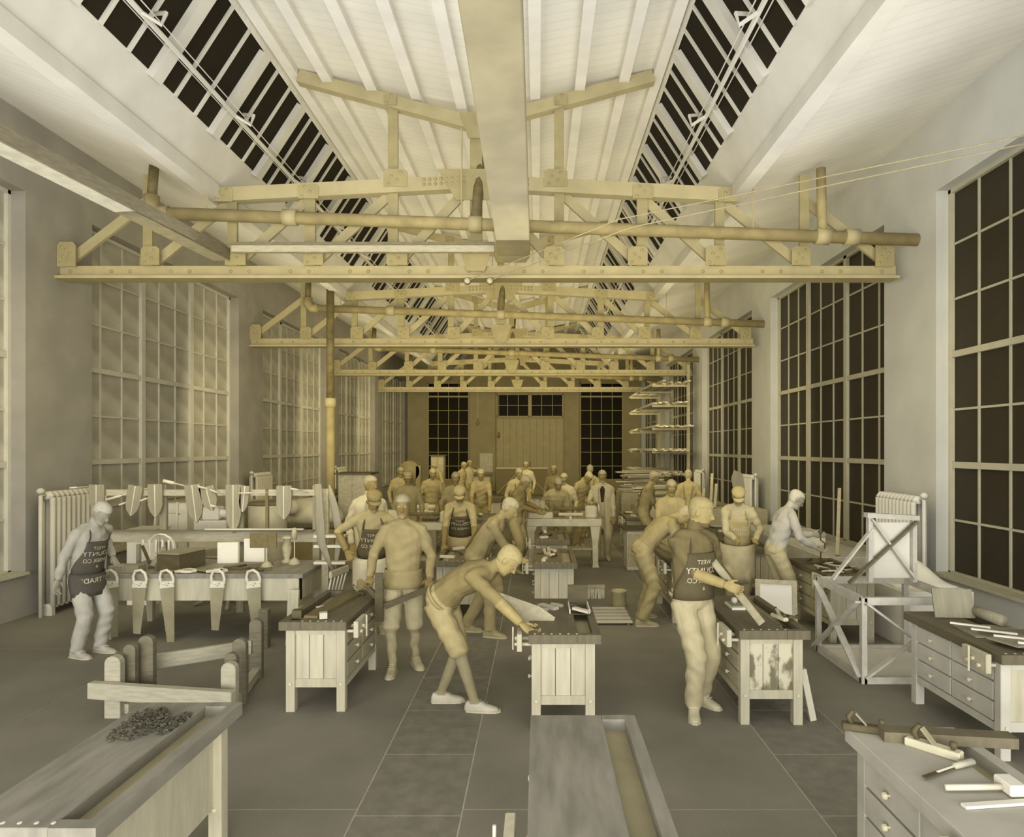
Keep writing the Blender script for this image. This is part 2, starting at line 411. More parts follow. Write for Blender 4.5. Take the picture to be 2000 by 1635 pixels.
MB().beam((-4.82, 5.0, 4.985), (-4.29, 9.3, 4.895), .02, .16).build('timber_edge', m_timberd, t)
t = thing('timber', 'long timber laid crosswise just in front of the first truss', 'timber')
MB().beam((-4.2, 9.15, 4.93), (-.6, 9.15, 4.93), .08, .09).build('timber_body', m_timber, t)
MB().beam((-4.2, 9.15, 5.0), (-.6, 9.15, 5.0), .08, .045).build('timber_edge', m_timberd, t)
# standing pipe with its collar
t = thing('standpipe', 'tall round standpipe rising from the floor before the mottled windows', 'pipe', (-4.62, 14.8, 0))
MB().tube([(0, 0, 0), (0, 0, 3.2)], .1, 14).build('lower_length', m_pipe, t, True)
MB().tube([(0, 0, 3.2), (0, 0, 5.75)], .085, 14).build('upper_length', m_pipe2, t, True)
MB().tube([(0, 0, 3.1), (0, 0, 3.3)], .125, 14).build('collar', m_steel, t, True)
MB().tube([(0, 0, 0), (0, 0, .06)], .17, 14).build('base_flange', m_pipe, t, True)
# wires with insulators
m_wire = mat('wire', (150, 140, 108), 0.6)
for i, (px, dz) in enumerate(((913, 0), (957, .0))):
    p = at(px, 549, 9.2)
    t = thing('wire_insulator', ['round porcelain insulator under the truss chord, with a single drop wire', 'round porcelain insulator under the truss chord, beside the trunking end'][i], 'insulator', p)
    MB().tube([(0, -.04, 0), (0, .04, 0)], .04, 12).build('knob', m_sash, t, True)
    MB().tube([(0, -.02, 0), (0, .02, 0)], .05, 12).build('rim', m_pipe2, t, True)
    w_ = MB().tube([p + V((.02, -.05, 0)), V((1.0 + .15*i, 8.3, 5.05 - .1*i)), V((4.7, 5.9, 5.05 - .07*i))], .007, 5).build('overhead_wire', m_wire)
    tag(w_, ['upper thin wire strung from the insulator toward the dark window wall', 'lower thin wire strung from the insulator toward the dark window wall'][i], 'wire')
# hanging lamps before the end wall
for i, (px, py, Y) in enumerate(((933, 822, 29), (974, 848, 31))):
    p = at(px, py, Y); top = 7.02 + .19*abs(p.x - XC)
    t = thing('pendant_lamp', ['bare pendant bulb on a long cord before the end wall brickwork', 'bare pendant bulb on a long cord before the sliding door'][i], 'lamp', p)
    MB().tube([(0, 0, .1), (0, 0, top - p.z)], .012, 5).build('cord', m_wire, t)
    MB().lathe([(.02, .1), (.045, .08), (.045, .02), (.03, 0)], 10).build('socket', m_pipe2, t, True)
    MB().lathe([(.03, .01), (.07, -.06), (.08, -.12), (.05, -.18), (.005, -.2)], 12).build('bulb', m_pipe2, t, True)
# ---------------------------------------------------------------- furniture and tools
m_bench = mat('bench_wood', (184, 178, 154), 0.7, 0.10, 6, 0.05, grain=(4, 4, 0.7))
m_panel = mat('bench_panel', (190, 184, 160), 0.7, 0.14, 3, grain=(6, 6, 0.8))
m_drawer = mat('drawer_wood', (170, 163, 136), 0.7, 0.12, 4, grain=(4, 1, 4))
m_top = mat('bench_top_dark', (104, 97, 76), 0.6, 0.16, 4, grain=(6, 0.8, 2))
m_topg = mat('bench_top_grey', (134, 130, 118), 0.65, 0.22, 3, grain=(5, 0.9, 2))
m_well = mat('tool_well', (158, 150, 120), 0.7, 0.1, 4)
m_pale = mat('pale_paper', (222, 218, 204), 0.8, 0.05, 3)
m_brass = mat('knob_metal', (205, 198, 172), 0.4, 0.1, 10)
m_dark = mat('dark_wood', (84, 76, 52), 0.6, 0.18, 5, grain=(1, 6, 6))
m_blade = mat('saw_steel', (150, 143, 116), 0.45, 0.16, 5)
m_handle = mat('saw_handle', (212, 207, 188), 0.6, 0.12, 20)
m_iron = mat('cast_iron', (196, 190, 164), 0.55, 0.12, 6)
m_irond = mat('machine_grey', (150, 138, 96), 0.55, 0.12, 6)
m_plank = mat('plank_wood', (172, 164, 136), 0.7, 0.16, 4, grain=(5, 0.7, 5))
m_plankd = mat('plank_dark', (112, 102, 68), 0.7, 0.18, 4, grain=(5, 0.7, 5))
m_patt = mat('pattern_wood', (142, 137, 116), 0.65, 0.14, 4, grain=(8, 8, 0.8))
m_pattl = mat('pattern_core', (200, 195, 176), 0.65, 0.1, 4)
m_chip = mat('wood_chips', (88, 84, 70), 0.8, 0.3, 30)
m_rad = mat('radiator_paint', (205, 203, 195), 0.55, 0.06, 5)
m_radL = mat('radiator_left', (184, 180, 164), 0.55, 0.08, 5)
m_frame = mat('crate_wood', (196, 193, 180), 0.7, 0.12, 4, grain=(3, 3, 3))
m_tin = mat('tin', (186, 176, 136), 0.5, 0.14, 9)
def mirx(b, sx):
    if sx < 0:
        b.v = [(-x, y, z) for x, y, z in b.v]; b.f = [f[::-1] for f in b.f]
    return b
def make_bench(label, loc, sx=1, top=None, rz=0, L=1.25, W=.56, group='joiners benches'):
    top = top or m_top; h = W/2
    r = thing('workbench', label, 'workbench', loc, rz, group)
    def B(b, *a, **k): return mirx(b, sx).build(*a, **k)
    t = B(MB().box(-h, h - .18, 0, L, .69, .76), 'top_board', top, r, bevel=.004)
    tr = MB().box(h - .18, h - .06, .06, L - .06, .685, .70)
    B(tr, 'tool_well', m_well, r)
    B(MB().box(h - .06, h, 0, L, .69, .76).box(h - .18, h - .06, 0, .06, .69, .76).box(h - .18, h - .06, L - .06, L, .69, .76), 'rear_rail', top, r)
    hp = None
    for i in range(6):
        x = -h + .05 + i*.065
        if hp is None:
            hp = MB().lathe([(.009, -.01), (.009, .0015)], 8).build('dog_hole', m_pale, t); hp.location = (sx*x, .035, .76)
        else: share(hp, 'dog_hole', t, (sx*x, .035, .76))
    lp = None
    for x in (-h + .06, h - .08):
        for y in (.08, L - .12):
            lg = MB().box(-.036, .036, -.035, .035, 0, .69).build('leg', m_bench, r, bevel=.004) if lp is None else share(lp, 'leg', r, (0, 0, 0))
            lg.location = (sx*x, y, 0); lp = lp or lg
            bo = MB().tube([(0, -.045, 0), (0, -.034, 0)], .012, 8).build('bolt', m_brass, lg); bo.location = (0, 0, .235)
    for yy in (.06, L - .14):
        B(MB().box(-h + .09, h - .11, yy, yy + .03, .2, .27), 'end_rail', m_bench, r)
        B(MB().box(-h + .09, h - .11, yy, yy + .03, .64, .69), 'end_rail', m_bench, r)
        w3 = (W - .2)/3
        for i in range(3):
            x0 = -h + .09 + i*w3
            B(MB().box(x0 + .003, x0 + w3 - .003, yy + .012, yy + .024, .27, .64), 'end_board', m_panel, r)
    B(MB().box(-h + .05, h - .09, .1, L - .15, .24, .685), 'carcass', m_bench, r)
    B(MB().box(-h + .03, -h + .055, .1, L - .1, .19, .245), 'side_rail', m_bench, r)
    dl = (L - .3)/2
    for c in range(2):
        for k in range(3):
            y0 = .13 + c*(dl + .02); z0 = .255 + k*.145
            d = B(MB().box(-h + .026, -h + .05, y0, y0 + dl, z0, z0 + .13), 'drawer', m_drawer, r, bevel=.003)
            kb = MB().tube([(0, 0, 0), (-.012, 0, 0), (-.016, 0, 0), (-.03, 0, 0), (-.034, 0, 0)], [.006, .006, .016, .016, .008], 8)
            kn = B(kb, 'knob', m_brass, d); kn.location = (sx*(-h + .026), y0 + dl/2, z0 + .065)
    v = MB().box(-h - .09, -h - .05, .03, .30, .62, .755); B(v, 'vise_jaw', m_bench, r, bevel=.004)
    v = MB()
    for y, z in ((.1, .66), (.165, .69), (.23, .66)): v.tube([(-h + .02, y, z), (-h - .11, y, z)], .013, 8)
    v.tube([(-h - .125, .165, .60), (-h - .125, .165, .78)], .007, 6)
    B(v, 'vise_screw', m_brass, r)
    return r
bench_r = make_bench('joiner bench with papers stained on its end boards, beside the apron wearer with a plank', (1.865, 5.24, 0), 1)
m_stain = mat('stained_panel', (190, 184, 160), 0.7, 0.14, 3)
_n = m_stain.node_tree; _r = [x for x in _n.nodes if x.type == 'VALTORGB'][0]
_r.color_ramp.elements[0].position = .40; _r.color_ramp.elements[1].position = .50; _r.color_ramp.elements[0].color = lin((118, 112, 88)) + (1,)
[x for x in _n.nodes if x.type == 'TEX_NOISE'][0].inputs['Scale'].default_value = 9; [x for x in _n.nodes if x.type == 'MAPPING'][0].inputs['Scale'].default_value = (1, 1, .55)
for c_ in bench_r.children:
    if c_.name.startswith('end_board'):
        c_.material_slots[0].link = 'OBJECT'; c_.material_slots[0].material = m_stain
bench_l = make_bench('joiner bench with drawers facing the sweater wearer', (-1.865, 5.5, 0), -1)
near_c = make_bench('bare joiner bench with an empty tool well, no one working at it', (.24, 2.34, 0), 1, m_topg)
near_l = dup(near_c, (-1.955, 2.52, 0), 0, 'joiner bench with wood chips scattered over its top')
near_r_top = mat('bench_top_pale', (168, 165, 152), 0.65, 0.16, 3)
near_r = dup(near_c, (1.86, 2.18, 0), 0, 'joiner bench with planes, a chisel and a mallet scattered on it')
for c_ in near_r.children:
    if c_.name.split('.')[0] in ('top_board', 'rear_rail', 'leg', 'carcass', 'drawer'): c_.material_slots[0].link = 'OBJECT'; c_.material_slots[0].material = near_r_top
def nb(label, x, y, rz=0, src=None):
    r = dup(src or bench_r, (x, y, 0), rz, label)
    for c_ in r.children:
        if c_.name.startswith('end_board'): c_.material_slots[0].link = 'DATA'
    return r
nb('joiner bench where a man in knickers bends to the vise', .205, 5.12)
nb('joiner bench directly behind the one with the knickers wearer', .21, 8.3)
nb('joiner bench between the lathe and another bench, tool tray on top', .22, 10.4)
nb('joiner bench where a man bends with his face down, bucket beside', 1.94, 8.3)
nb('joiner bench between sweater wearer and a bib apron man', -1.06, 8.45, 0, bench_l)
m_paleb = mat('bench_pale', (200, 197, 184), 0.7, 0.08, 4)
for c_ in nb('joiner bench with paper and metal sheets on top, by the X braced crate', 3.50, 4.62).children:
    if c_.name.split('.')[0] in ('leg', 'drawer', 'carcass', 'side_rail', 'end_rail'): c_.material_slots[0].link = 'OBJECT'; c_.material_slots[0].material = m_paleb
nb('joiner bench under the dark side windows where a man turns a brace', 3.55, 7.45)
nb('joiner bench by the dark side windows where a light apron man looks down', 3.15, 9.5)
nb('joiner bench below the long dark board at the dark side windows', 3.3, 11.2)
nb('joiner bench in the middle aisle behind the long coated man', 2.1, 13.8)
nb('joiner bench behind the lathe with the cone pulley', .35, 15.2)
nb('joiner bench at the left of the aisle with a pale vise on top', -2.35, 13.6, 0, bench_l)
nb('joiner bench where a striped vest man leans on both hands', -1.2, 13.4, 0, bench_l)
nb('joiner bench farthest along, in front of the X braced panel', -1.3, 18.5, 0, bench_l)
nb('joiner bench below the end wall window by the band saw', -3.0, 19.5, 0, bench_l)
nb('joiner bench below the end wall window by the lumber rack', 1.4, 18.6)
# chips on the near left bench
ch = MB()
for cx, cy, rx, ry, n in ((-.10, .92, .11, .2, 320), (.06, .95, .05, .14, 240), (-.13, 1.05, .1, .1, 160)):
    for i in range(n):
        a = random.random()*6.28; q_ = math.sqrt(random.random())
        x, y = cx + rx*q_*math.cos(a), cy + ry*q_*math.sin(a); z = .762 + random.random()*.012
        d = V((random.uniform(-1, 1), random.uniform(-1, 1), random.uniform(-.3, .3))).normalized()*.008
        p = V((x, y, z)); s_ = V((-d.y, d.x, .4*abs(d.x)))*.7
        ch.add([p - d - s_, p + d - s_, p + d + s_ + V((0, 0, .004)), p - d + s_, p + V((0, 0, .006))], [(0, 1, 4), (1, 2, 4), (2, 3, 4), (3, 0, 4), (3, 2, 1, 0)])
chips = ch.build('wood_chips', m_chip); chips.location = (-1.955, 2.52, 0); tag(chips, 'small dark wood chips heaped on the bench top', 'wood chips', kind='stuff')
# ---- low timber cradle behind the chip bench
cr = thing('timber_cradle', 'low cradle of heavy grained timbers with slotted round-topped uprights', 'cradle', (-3.0, 5.4, 0))
MB().beam((-.62, -.02, .245), (.62, -.20, .235), .07, .13).build('front_rail', m_timber, cr, bevel=.006)
MB().beam((-.52, .32, .33), (.26, .95, .30), .05, .13).build('rear_rail', m_timber, cr, bevel=.006)
def upright(x, y, h, w=.10, d=.06, m=m_timberd, rz=0.0):
    b = MB(); n = 7
    poly = [(-w/2, 0), (w/2, 0)] + [(w/2*math.cos(math.pi*i/n), h - w*.4 + w*.45*math.sin(math.pi*i/n)) for i in range(n + 1)]
    M = Matrix.Translation((x, y, 0)) @ Matrix.Rotation(rz, 4, 'Z') @ Matrix(((1,0,0,0),(0,0,1,0),(0,1,0,0),(0,0,0,1)))
    b.prism(poly, -d/2, d/2, M)
    return b.build('upright', m, cr, bevel=.004)
upright(-.46, .04, .50, .13, .07, m_timber); upright(-.40, .16, .56); upright(-.33, .27, .60, .13)
upright(.50, .0, .46, .12, .07, m_timber); upright(.46, .12, .50); upright(.44, .32, .56, .12); upright(.30, .98, .56, .12)
MB().beam((-.40, .06, .06), (-.35, .34, .06), .09, .08).build('sill', m_timber, cr)
MB().beam((.50, -.06, .06), (.30, 1.0, .06), .07, .08).build('sill', m_timber, cr)
# ---- long saw table on the left
tb = thing('saw_table', 'long pale table with handsaws hung along its front edge', 'table', (-3.86, 7.6, 0))
MB().box(-1.17, 1.17, 0, .95, .71, .76).build('table_top', m_topg, tb, bevel=.005)
MB().box(-1.12, 1.12, .03, .05, .45, .71).build('apron_board', m_panel, tb)
MB().box(1.09, 1.12, .06, .9, .45, .71).build('side_board', m_panel, tb)
for x in (-1.07, 1.07):
    for y in (.07, .88): MB().loft([[V((x - w_, y - w_, z)), V((x + w_, y - w_, z)), V((x + w_, y + w_, z)), V((x - w_, y + w_, z))] for z, w_ in ((0, .03), (.45, .05), (.71, .05))]).build('leg', m_panel, tb)
def make_saw(label, loc, L=.72, rz=0, tilt=0.0, ry=0.0):
    r = thing('handsaw', label, 'saw', loc, rz, 'handsaws')
    r.rotation_euler = (tilt, ry, math.radians(rz))
    n = 24; poly = [(-.095, -.10), (.08, -.08), (.04, -L)]
    for i in range(n + 1):
        t_ = i/n; y = -L + (L - .1)*t_; x = -.04 - .055*t_
        poly.append((x - (.003 if i % 2 else 0), y))
    M = Matrix(((1,0,0,0),(0,0,1,0),(0,1,0,0),(0,0,0,1)))
    MB().prism(poly, -.0012, .0012, M).build('blade', m_blade, r)
    h = MB(); pts = [(-.07, -.12), (-.08, -.05), (-.06, .01), (.0, .025), (.05, -.01), (.07, -.07), (.07, -.12), (0, -.14)]
    h.tube([M @ V((x, y, 0)) for x, y in pts + [pts[0]]], .016, 6)
    h.prism([(-.085, -.18), (.078, -.17), (.07, -.10), (-.075, -.10)], -.012, .012, M)
    hd = h.build('handle', m_handle, r)
    for x, y in ((-.025, -.135), (.02, -.125), (0, -.15)): MB().tube([M @ V((x, y, -.015)), M @ V((x, y, .015))], .006, 6).build('handle_screw', m_dark, hd)
    return r
for i, (px, L, lb) in enumerate(((212, .74, 'handsaw hung on the table front, closest to the boy with the apron'), (271, .70, 'handsaw hung on the table front, second from the apron boy, blade narrow'),
        (322, .80, 'handsaw hung on the table front, in the middle of the five'), (424, .66, 'handsaw hung on the table front, left of the end saw by the stencilled box'), (492, .78, 'handsaw hung on the table front, closest to the table corner'))):
    x = (px - VX)/173
    make_saw(lb, (x, 7.55, .79), L, 0, 0, 0.06*(1 if i % 2 else -1))
# pedestal table with curved claw legs behind
pt = thing('claw_table', 'small round pedestal table with curved claw legs behind the saw table', 'table', (-4.35, 9.4, 0))
MB().lathe([(.42, .70), (.45, .71), (.45, .735), (.42, .74)], 28).build('table_top', m_patt, pt, True)
MB().lathe([(.05, .1), (.07, .2), (.045, .35), (.06, .5), (.04, .6), (.12, .70)], 14).build('pedestal', m_patt, pt, True)
for a in (20, 110, 200, 290):
    c, s_ = math.cos(math.radians(a)), math.sin(math.radians(a))
    MB().tube([V((c*q_, s_*q_, z)) for q_, z in ((.03, .25), (.15, .27), (.25, .16), (.36, .06), (.46, .02))], [.035, .035, .028, .022, .03], 8).build('claw_leg', m_patt, pt, True)
# rack of turned and pointed wood patterns over the table
rk = thing('pattern_rack', 'wooden rack of uprights and rails standing behind the saw table', 'rack', (0, 8.9, 0))
def XR_(px): return (px - VX)/146.07
def ZR_(py): return CH - (py - VY)/146.07
for px in (318, 468, 617): MB().box(XR_(px) - .045, XR_(px) + .045, 0, .05, 0, ZR_(948)).build('rack_post', m_patt, rk)
MB().box(XR_(172), XR_(625), -.05, 0, ZR_(1058), ZR_(1037)).build('lower_rail', m_timber, rk, bevel=.004)
MB().box(XR_(180), XR_(617), -.03, 0, ZR_(968), ZR_(956)).build('upper_rail', m_timber, rk)
MB().box(XR_(180), XR_(617), -.09, -.05, ZR_(1037), ZR_(1034)).build('tool_slot', m_timberd, rk)
MB().box(XR_(523) - .02, XR_(523) + .02, -.035, 0, ZR_(1036), ZR_(955)).build('rack_post', m_plankd, rk)
for i, (px, y0, y1, w_, rot) in enumerate(((196, 946, 996, .20, 0), (272, 948, 1008, .19, .16), (309, 945, 1010, .19, -.02), (381, 946, 1020, .21, -.12), (408, 950, 998, .2, -.25), (461, 946, 1040, .20, .0), (484, 948, 1000, .12, .1), (559, 948, 1014, .2, 0))):
    z0, z1 = ZR_(y1), ZR_(y0); L = z1 - z0
    t = thing('blade_pattern', ['pointed wood pattern hung on the rack, farthest to the radiator end', 'tilted pointed wood pattern on the rack with a stick crossing it', 'upright pointed wood pattern on the rack beside the first post', 'speckled pointed wood pattern hung on the rack with a slanted tool over it', 'short pointed wood pattern hung askew on the rack', 'longest pointed wood pattern, hung before the middle rack post', 'narrow wood pattern hung just past the middle rack post', 'pointed wood pattern hung alone between rack post and end blades'][i], 'pattern', (XR_(px), 8.83, z1), 0, 'pointed wood patterns on the rack')
    t.rotation_euler = (0, rot, 0)
    M = Matrix(((1,0,0,0),(0,0,1,0),(0,1,0,0),(0,0,0,1)))
    for sx in (-1, 1):
        MB().prism([(sx*.008, 0), (sx*w_/2, 0), (sx*w_/2, -L*.62), (sx*w_*.36, -L*.82), (sx*.008, -L)], -.014, .014, M).build('cheek', m_patt, t)
    MB().prism([(-.007, -.005), (.007, -.005), (.006, -L*.98), (-.006, -L*.98)], -.017, .017, M).build('centre_strip', m_pattl, t)
for i, (a, c, r_) in enumerate((((220, 975), (300, 950), .016), ((330, 938), (385, 955), .022), ((245, 985), (268, 972), .012), ((285, 977), (315, 963), .012), ((150, 952), (180, 950), .012), ((395, 948), (440, 966), .012), ((420, 955), (455, 975), .012), ((420, 985), (448, 998), .016), ((575, 953), (618, 965), .014), ((475, 962), (545, 962), .010))):
    p, q_ = V((XR_(a[0]), 8.76, ZR_(a[1]))), V((XR_(c[0]), 8.92, ZR_(c[1])))
    t = MB().tube([p, p.lerp(q_, .3), p.lerp(q_, .32), q_], [r_, r_*1.1, r_*.5, r_*.45], 8).build('turning_chisel', m_pattl, None, True)
    tag(t, ['long handled chisel slanting up across the rack patterns', 'fat handled chisel stuck high over the rack', 'short stick wedged low in the rack', 'thin stick wedged beside the first rack post', 'thin stick at the radiator end of the rack', 'thin chisel slanting behind the speckled pattern', 'thin chisel pushed between two patterns', 'stub handled chisel low beside the longest pattern', 'chisel leaning at the end post of the rack', 'thin rod lying along the upper rack rail'][i], 'chisel', 'turning chisels on the rack')
# two long curved propeller blades hung at the end of the rack
for i, (pts, w_) in enumerate(((((621, 945), (624, 1000), (628, 1060), (648, 1112)), .055), (((640, 948), (652, 1000), (660, 1045), (652, 1112)), .05))):
    P = [at(x, y, 8.0) + V((0, .06*i, 0)) for x, y in pts]
    C = [P[0].lerp(P[1], .5), P[1].lerp(P[2], .5), P[2].lerp(P[3], .5)]
    al = [P[0], C[0], P[1], C[1], P[2], C[2], P[3]]
    t = MB().tube(al, [.01 if i else w_*.8, w_*.85, w_, w_, w_*.95, w_*.7, .012], 10, .35, (0, 1, 0)).build('propeller_blade', m_patt, None, True)
    tag(t, ['straight long curved wooden blade at the end of the rack', 'crossing long pointed wooden blade at the end of the rack'][i], 'blade', 'long wooden blades')
t = thing('clamp_stand', 'upright stand with cross pegs that grips the two long blades', 'stand', at(632, 1240, 8.1) * 1)
t.location = (-2.6, 8.12, 0)
MB().box(-.04, .04, 0, .05, 0, 1.7).build('stand_post', m_plank, t)
MB().box(-.2, .2, -.1, .25, 0, .05).build('stand_foot', m_plank, t)
for z in (1.12, 1.0, .8): MB().box(-.1, .28, -.12, .0, z, z + .03).build('peg', m_pattl, t)
# things on and behind the saw table
def block(name, label, cat, x0, x1, y0, y1, z0, z1, m, rz=0, lid=None, group=None):
    cx, cy = (x0 + x1)/2, (y0 + y1)/2
    t = thing(name, label, cat, (cx, cy, z0), rz, group)
    MB().box(x0 - cx, x1 - cx, y0 - cy, y1 - cy, 0, z1 - z0).build('body', m, t, bevel=.004)
    if lid: MB().box(x0 - cx - .01, x1 - cx + .01, y0 - cy - .01, y1 - cy + .01, z1 - z0, z1 - z0 + .015).build('lid', lid, t)
    return t
block('tool_chest', 'dark wooden chest on the saw table under the rack rail', 'chest', -4.42, -4.12, 7.75, 8.2, .76, .96, m_dark, -12, m_patt)
block('stone_block', 'flat grey stone block at the saw table corner nearest the boy', 'block', -4.95, -4.62, 7.66, 7.85, .76, .84, m_patt, 4)
block('flat_sheet', 'thin dark drawing board lying on the saw table', 'board', -3.75, -3.2, 7.72, 8.2, .76, .775, m_top, 20)
block('paper_sheet', 'pale card leaning behind the chest on the saw table', 'card', -4.0, -3.75, 8.3, 8.36, .76, 1.02, m_pale, 5)
block('paper_sheet', 'pale wide card behind the saw table next to the middle rack post', 'card', -3.72, -3.45, 8.4, 8.46, .76, 1.05, m_pale, -6)
t = thing('wire_form', 'pale ribbed wire form standing on the saw table below the rack rail', 'form', (-4.75, 8.35, .76))
for i in range(9):
    a = math.pi*i/9; MB().tube([V((.18*math.cos(a)*math.sin(b_), .16*math.sin(a)*math.sin(b_), .18 - .18*math.cos(b_))) for b_ in [math.pi*k_/8 for k_ in range(0, 9)]], .008, 5).build('rib', m_pale, t)
for i in range(5):
    x = -.16 + i*.08; MB().tube([(x, -.08, .3), (x + .01, -.1, .05)], .012, 5).build('prong', m_pale, t)
for i, (x, y) in enumerate(((-3.98, 7.69), (-3.62, 7.69))):
    s_ = make_saw(['handsaw lying flat with its grip over the edge, beside the chest', 'handsaw lying flat on the saw table beside the drawing board'][i], (x, y, .78), .40, 80, math.pi/2, 0)
for i, (px, Y, w_) in enumerate(((521, 8.0, .32), (575, 8.25, .1))):
    x = (px - VX)/(FPX/Y)
    t = thing('sign_stand', ['small dark sign board on a rod with a round weighted foot', 'slim rod stand with a domed weighted foot at the table end'][i], 'stand', (x, Y, .76))
    MB().lathe([(.075, 0), (.075, .012), (.05, .05), (.02, .075), (.006, .085)], 14).build('foot', m_plank, t, True)
    MB().tube([(0, 0, .08), (0, 0, .42)], .006, 6).build('rod', m_brass, t)
    if i == 0: MB().box(-w_/2 - .04, w_/2 - .04, -.01, .01, .24, .42).build('sign_board', m_plankd, t)
    else: MB().lathe([(.03, .3), (.035, .38), (.02, .45)], 10).build('grip', m_plank, t, True)
# stencilled crate and machines behind
t = thing('stencil_bin', 'round pale bin with stencilled letters behind the rack', 'bin', (-4.1, 10.1, 0))
MB().lathe([(.24, 0), (.27, .5), (.28, 1.32), (.29, 1.34)], 20).build('bin_body', m_iron, t, True)
MB().lathe([(.292, 1.34), (.292, 1.38), (.05, 1.39)], 20).build('bin_lid', m_top, t, True)
t = thing('planer_machine', 'cast iron planer with a rounded pale hood and dark table', 'machine', (-3.95, 11.6, 0))
MB().box(-.5, .5, -.35, .35, 0, .85).build('base_casting', m_irond, t, bevel=.02)
MB().box(-.55, .85, -.4, .4, .85, .93).build('machine_table', m_top, t, bevel=.01)
b = MB(); b.loft([[V((x, .36*math.cos(a)*f_, .93 + .42*math.sin(a)*f_ + .001)) for a in [math.pi*j/8 for j in range(9)]] for x, f_ in ((-.45, .5), (-.3, .9), (.1, 1), (.4, .75), (.55, .3))]); b.build('hood', m_iron, t, True)
MB().lathe([(.12, 0), (.13, .04), (.05, .06)], 14, Matrix.Translation((-.2, -.38, 1.2)) @ Matrix.Rotation(math.pi/2, 4, 'X')).build('hand_wheel', m_iron, t, True)
t = thing('arbor_press', 'small machine of pale castings on a stand behind the speckled pattern', 'machine', (-5.0, 10.2, 0))
MB().box(-.25, .25, -.2, .2, 0, .9).build('stand', m_iron, t, bevel=.01)
MB().box(-.2, .3, -.18, .18, .9, 1.1).build('bed', m_rad, t, bevel=.02)
MB().tube([(-.25, 0, 1.2), (.35, 0, 1.2)], .07, 10).build('spindle', m_rad, t, True)
MB().box(-.1, .15, -.12, .12, 1.1, 1.3).build('head', m_rad, t, bevel=.02)
block('cupboard', 'tall pale cupboard with a slim dark door behind the rack', 'cupboard', -6.2, -5.75, 10.9, 11.4, 0, 1.3, m_pale, 0, m_plank)
block('cupboard', 'slatted dark cupboard beside the pale one behind the rack', 'cupboard', -4.98, -4.58, 11.0, 11.5, 0, 1.3, m_plankd, 0, m_plank)
# dark long lumber bench along the mottled windows
t = thing('lumber_bench', 'long dark bench with stacked boards along the mottled windows', 'bench', (0, 0, 0))
for i in range(4): MB().beam((-4.75 - .25*(i % 2), 13.3, .86 + .06*i), (-5.6 - .1*(i % 2), 21.5, .86 + .06*i), .35, .05).build('board', m_plankd if i % 2 else m_top, t)
for k in range(4):
    p = V((-4.75, 13.5, 0)).lerp(V((-5.6, 21.2, 0)), k/3); MB().box(p.x - .2, p.x + .2, p.y - .1, p.y + .1, 0, .83).build('trestle', m_plank, t)
# chair
def make_chair(label, loc, rz):
    r = thing('windsor_chair', label, 'chair', loc, rz)
    MB().lathe([(.19, .43), (.215, .44), (.215, .465), (.18, .47)], 18).build('seat', m_plank, r, True)
    for x in (-1, 1):
        for y in (-1, 1): MB().tube([(x*.12, y*.12, .44), (x*.19, y*.19, 0)], [.016, .014], 7).build('leg', m_pattl, r, True)
    MB().tube([(-.165, -.16, .2), (.165, -.16, .2)], .01, 6).build('stretcher', m_pattl, r)
    MB().tube([(-.165, .16, .2), (.165, .16, .2)], .01, 6).build('stretcher', m_pattl, r)
    for i in range(5):
        x = -.14 + i*.07; MB().tube([(x, .16, .46), (x*1.25, .25, .84)], .009, 6).build('spindle', m_pattl, r)
    MB().box(-.21, .21, .235, .265, .82, .9).build('crest_rail', m_plank, r, bevel=.01)
    return r
make_chair('windsor chair with a broad crest rail between the blades and apron man', (-2.40, 7.25, 0), -100)
# ---- items on the middle benches
def make_plane(label, loc, rz, m=m_pattl, big=1.0):
    r = thing('hand_plane', label, 'plane', loc, rz, 'bench planes'); k = big
    MB().box(-.03*k, .03*k, -.12*k, .12*k, 0, .04*k).build('plane_body', m, r, bevel=.006)
    MB().tube([(0, .07*k, .04*k), (0, .085*k, .075*k), (0, .06*k, .11*k)], [.014*k, .016*k, .012*k], 8).build('tote', m_dark, r, True)
    MB().lathe([(.008*k, .04*k), (.018*k, .06*k), (.016*k, .075*k), (.004*k, .08*k)], 10, Matrix.Translation((0, -.085*k, 0))).build('front_knob', m_dark, r, True)
    MB().beam((0, .05*k, .10*k), (0, -.01*k, .035*k), .04*k, .006*k).build('plane_iron', m_blade, r)
    return r
make_plane('bench plane on the cluttered bench near the dark rule', (1.87, 3.15, .76), 40, m_iron, 1.0)
make_plane('bench plane in the bench corner with its nose over the edge', (1.66, 3.38, .76), 70, m_dark, .9)
make_plane('bench plane resting on the bench behind the knickers wearer', (.15, 8.9, .76), 20, m_pattl, 1.1)
make_plane('bench plane on the pale vise aisle bench near the sweater wearer hand', (-1.78, 6.55, .76), 60, m_dark, .8)
make_plane('bench plane lying on the bench next to the apron wearer plank', (2.03, 5.6, .76), 15, m_iron, .8)
def stick(name, label, cat, p, q_, w_, h, m, up=(0, 0, 1), group=None):
    t = MB().beam(p, q_, w_, h, up).build(name, m); return tag(t, label, cat, group)
stick('steel_rule', 'broad dark straightedge lying across the cluttered corner bench', 'rule', (1.70, 3.30, .785), (2.3, 3.22, .785), .09, .05, m_top)
t = thing('chisel', 'wooden handled chisel lying diagonally on the cluttered bench', 'chisel', (1.75, 2.92, .765), 0)
MB().tube([(0, 0, .012), (.10, .05, .012), (.11, .055, .012), (.22, .10, .012)], [.007, .007, .016, .018], 8, .8).build('grip', m_pattl, t, True)
MB().beam((-.08, -.04, .01), (.1, .05, .01), .022, .006).build('blade', m_dark, t)
t = thing('mallet', 'pale headed mallet lying flat on the cluttered bench', 'mallet', (1.82, 2.78, .762), 0)
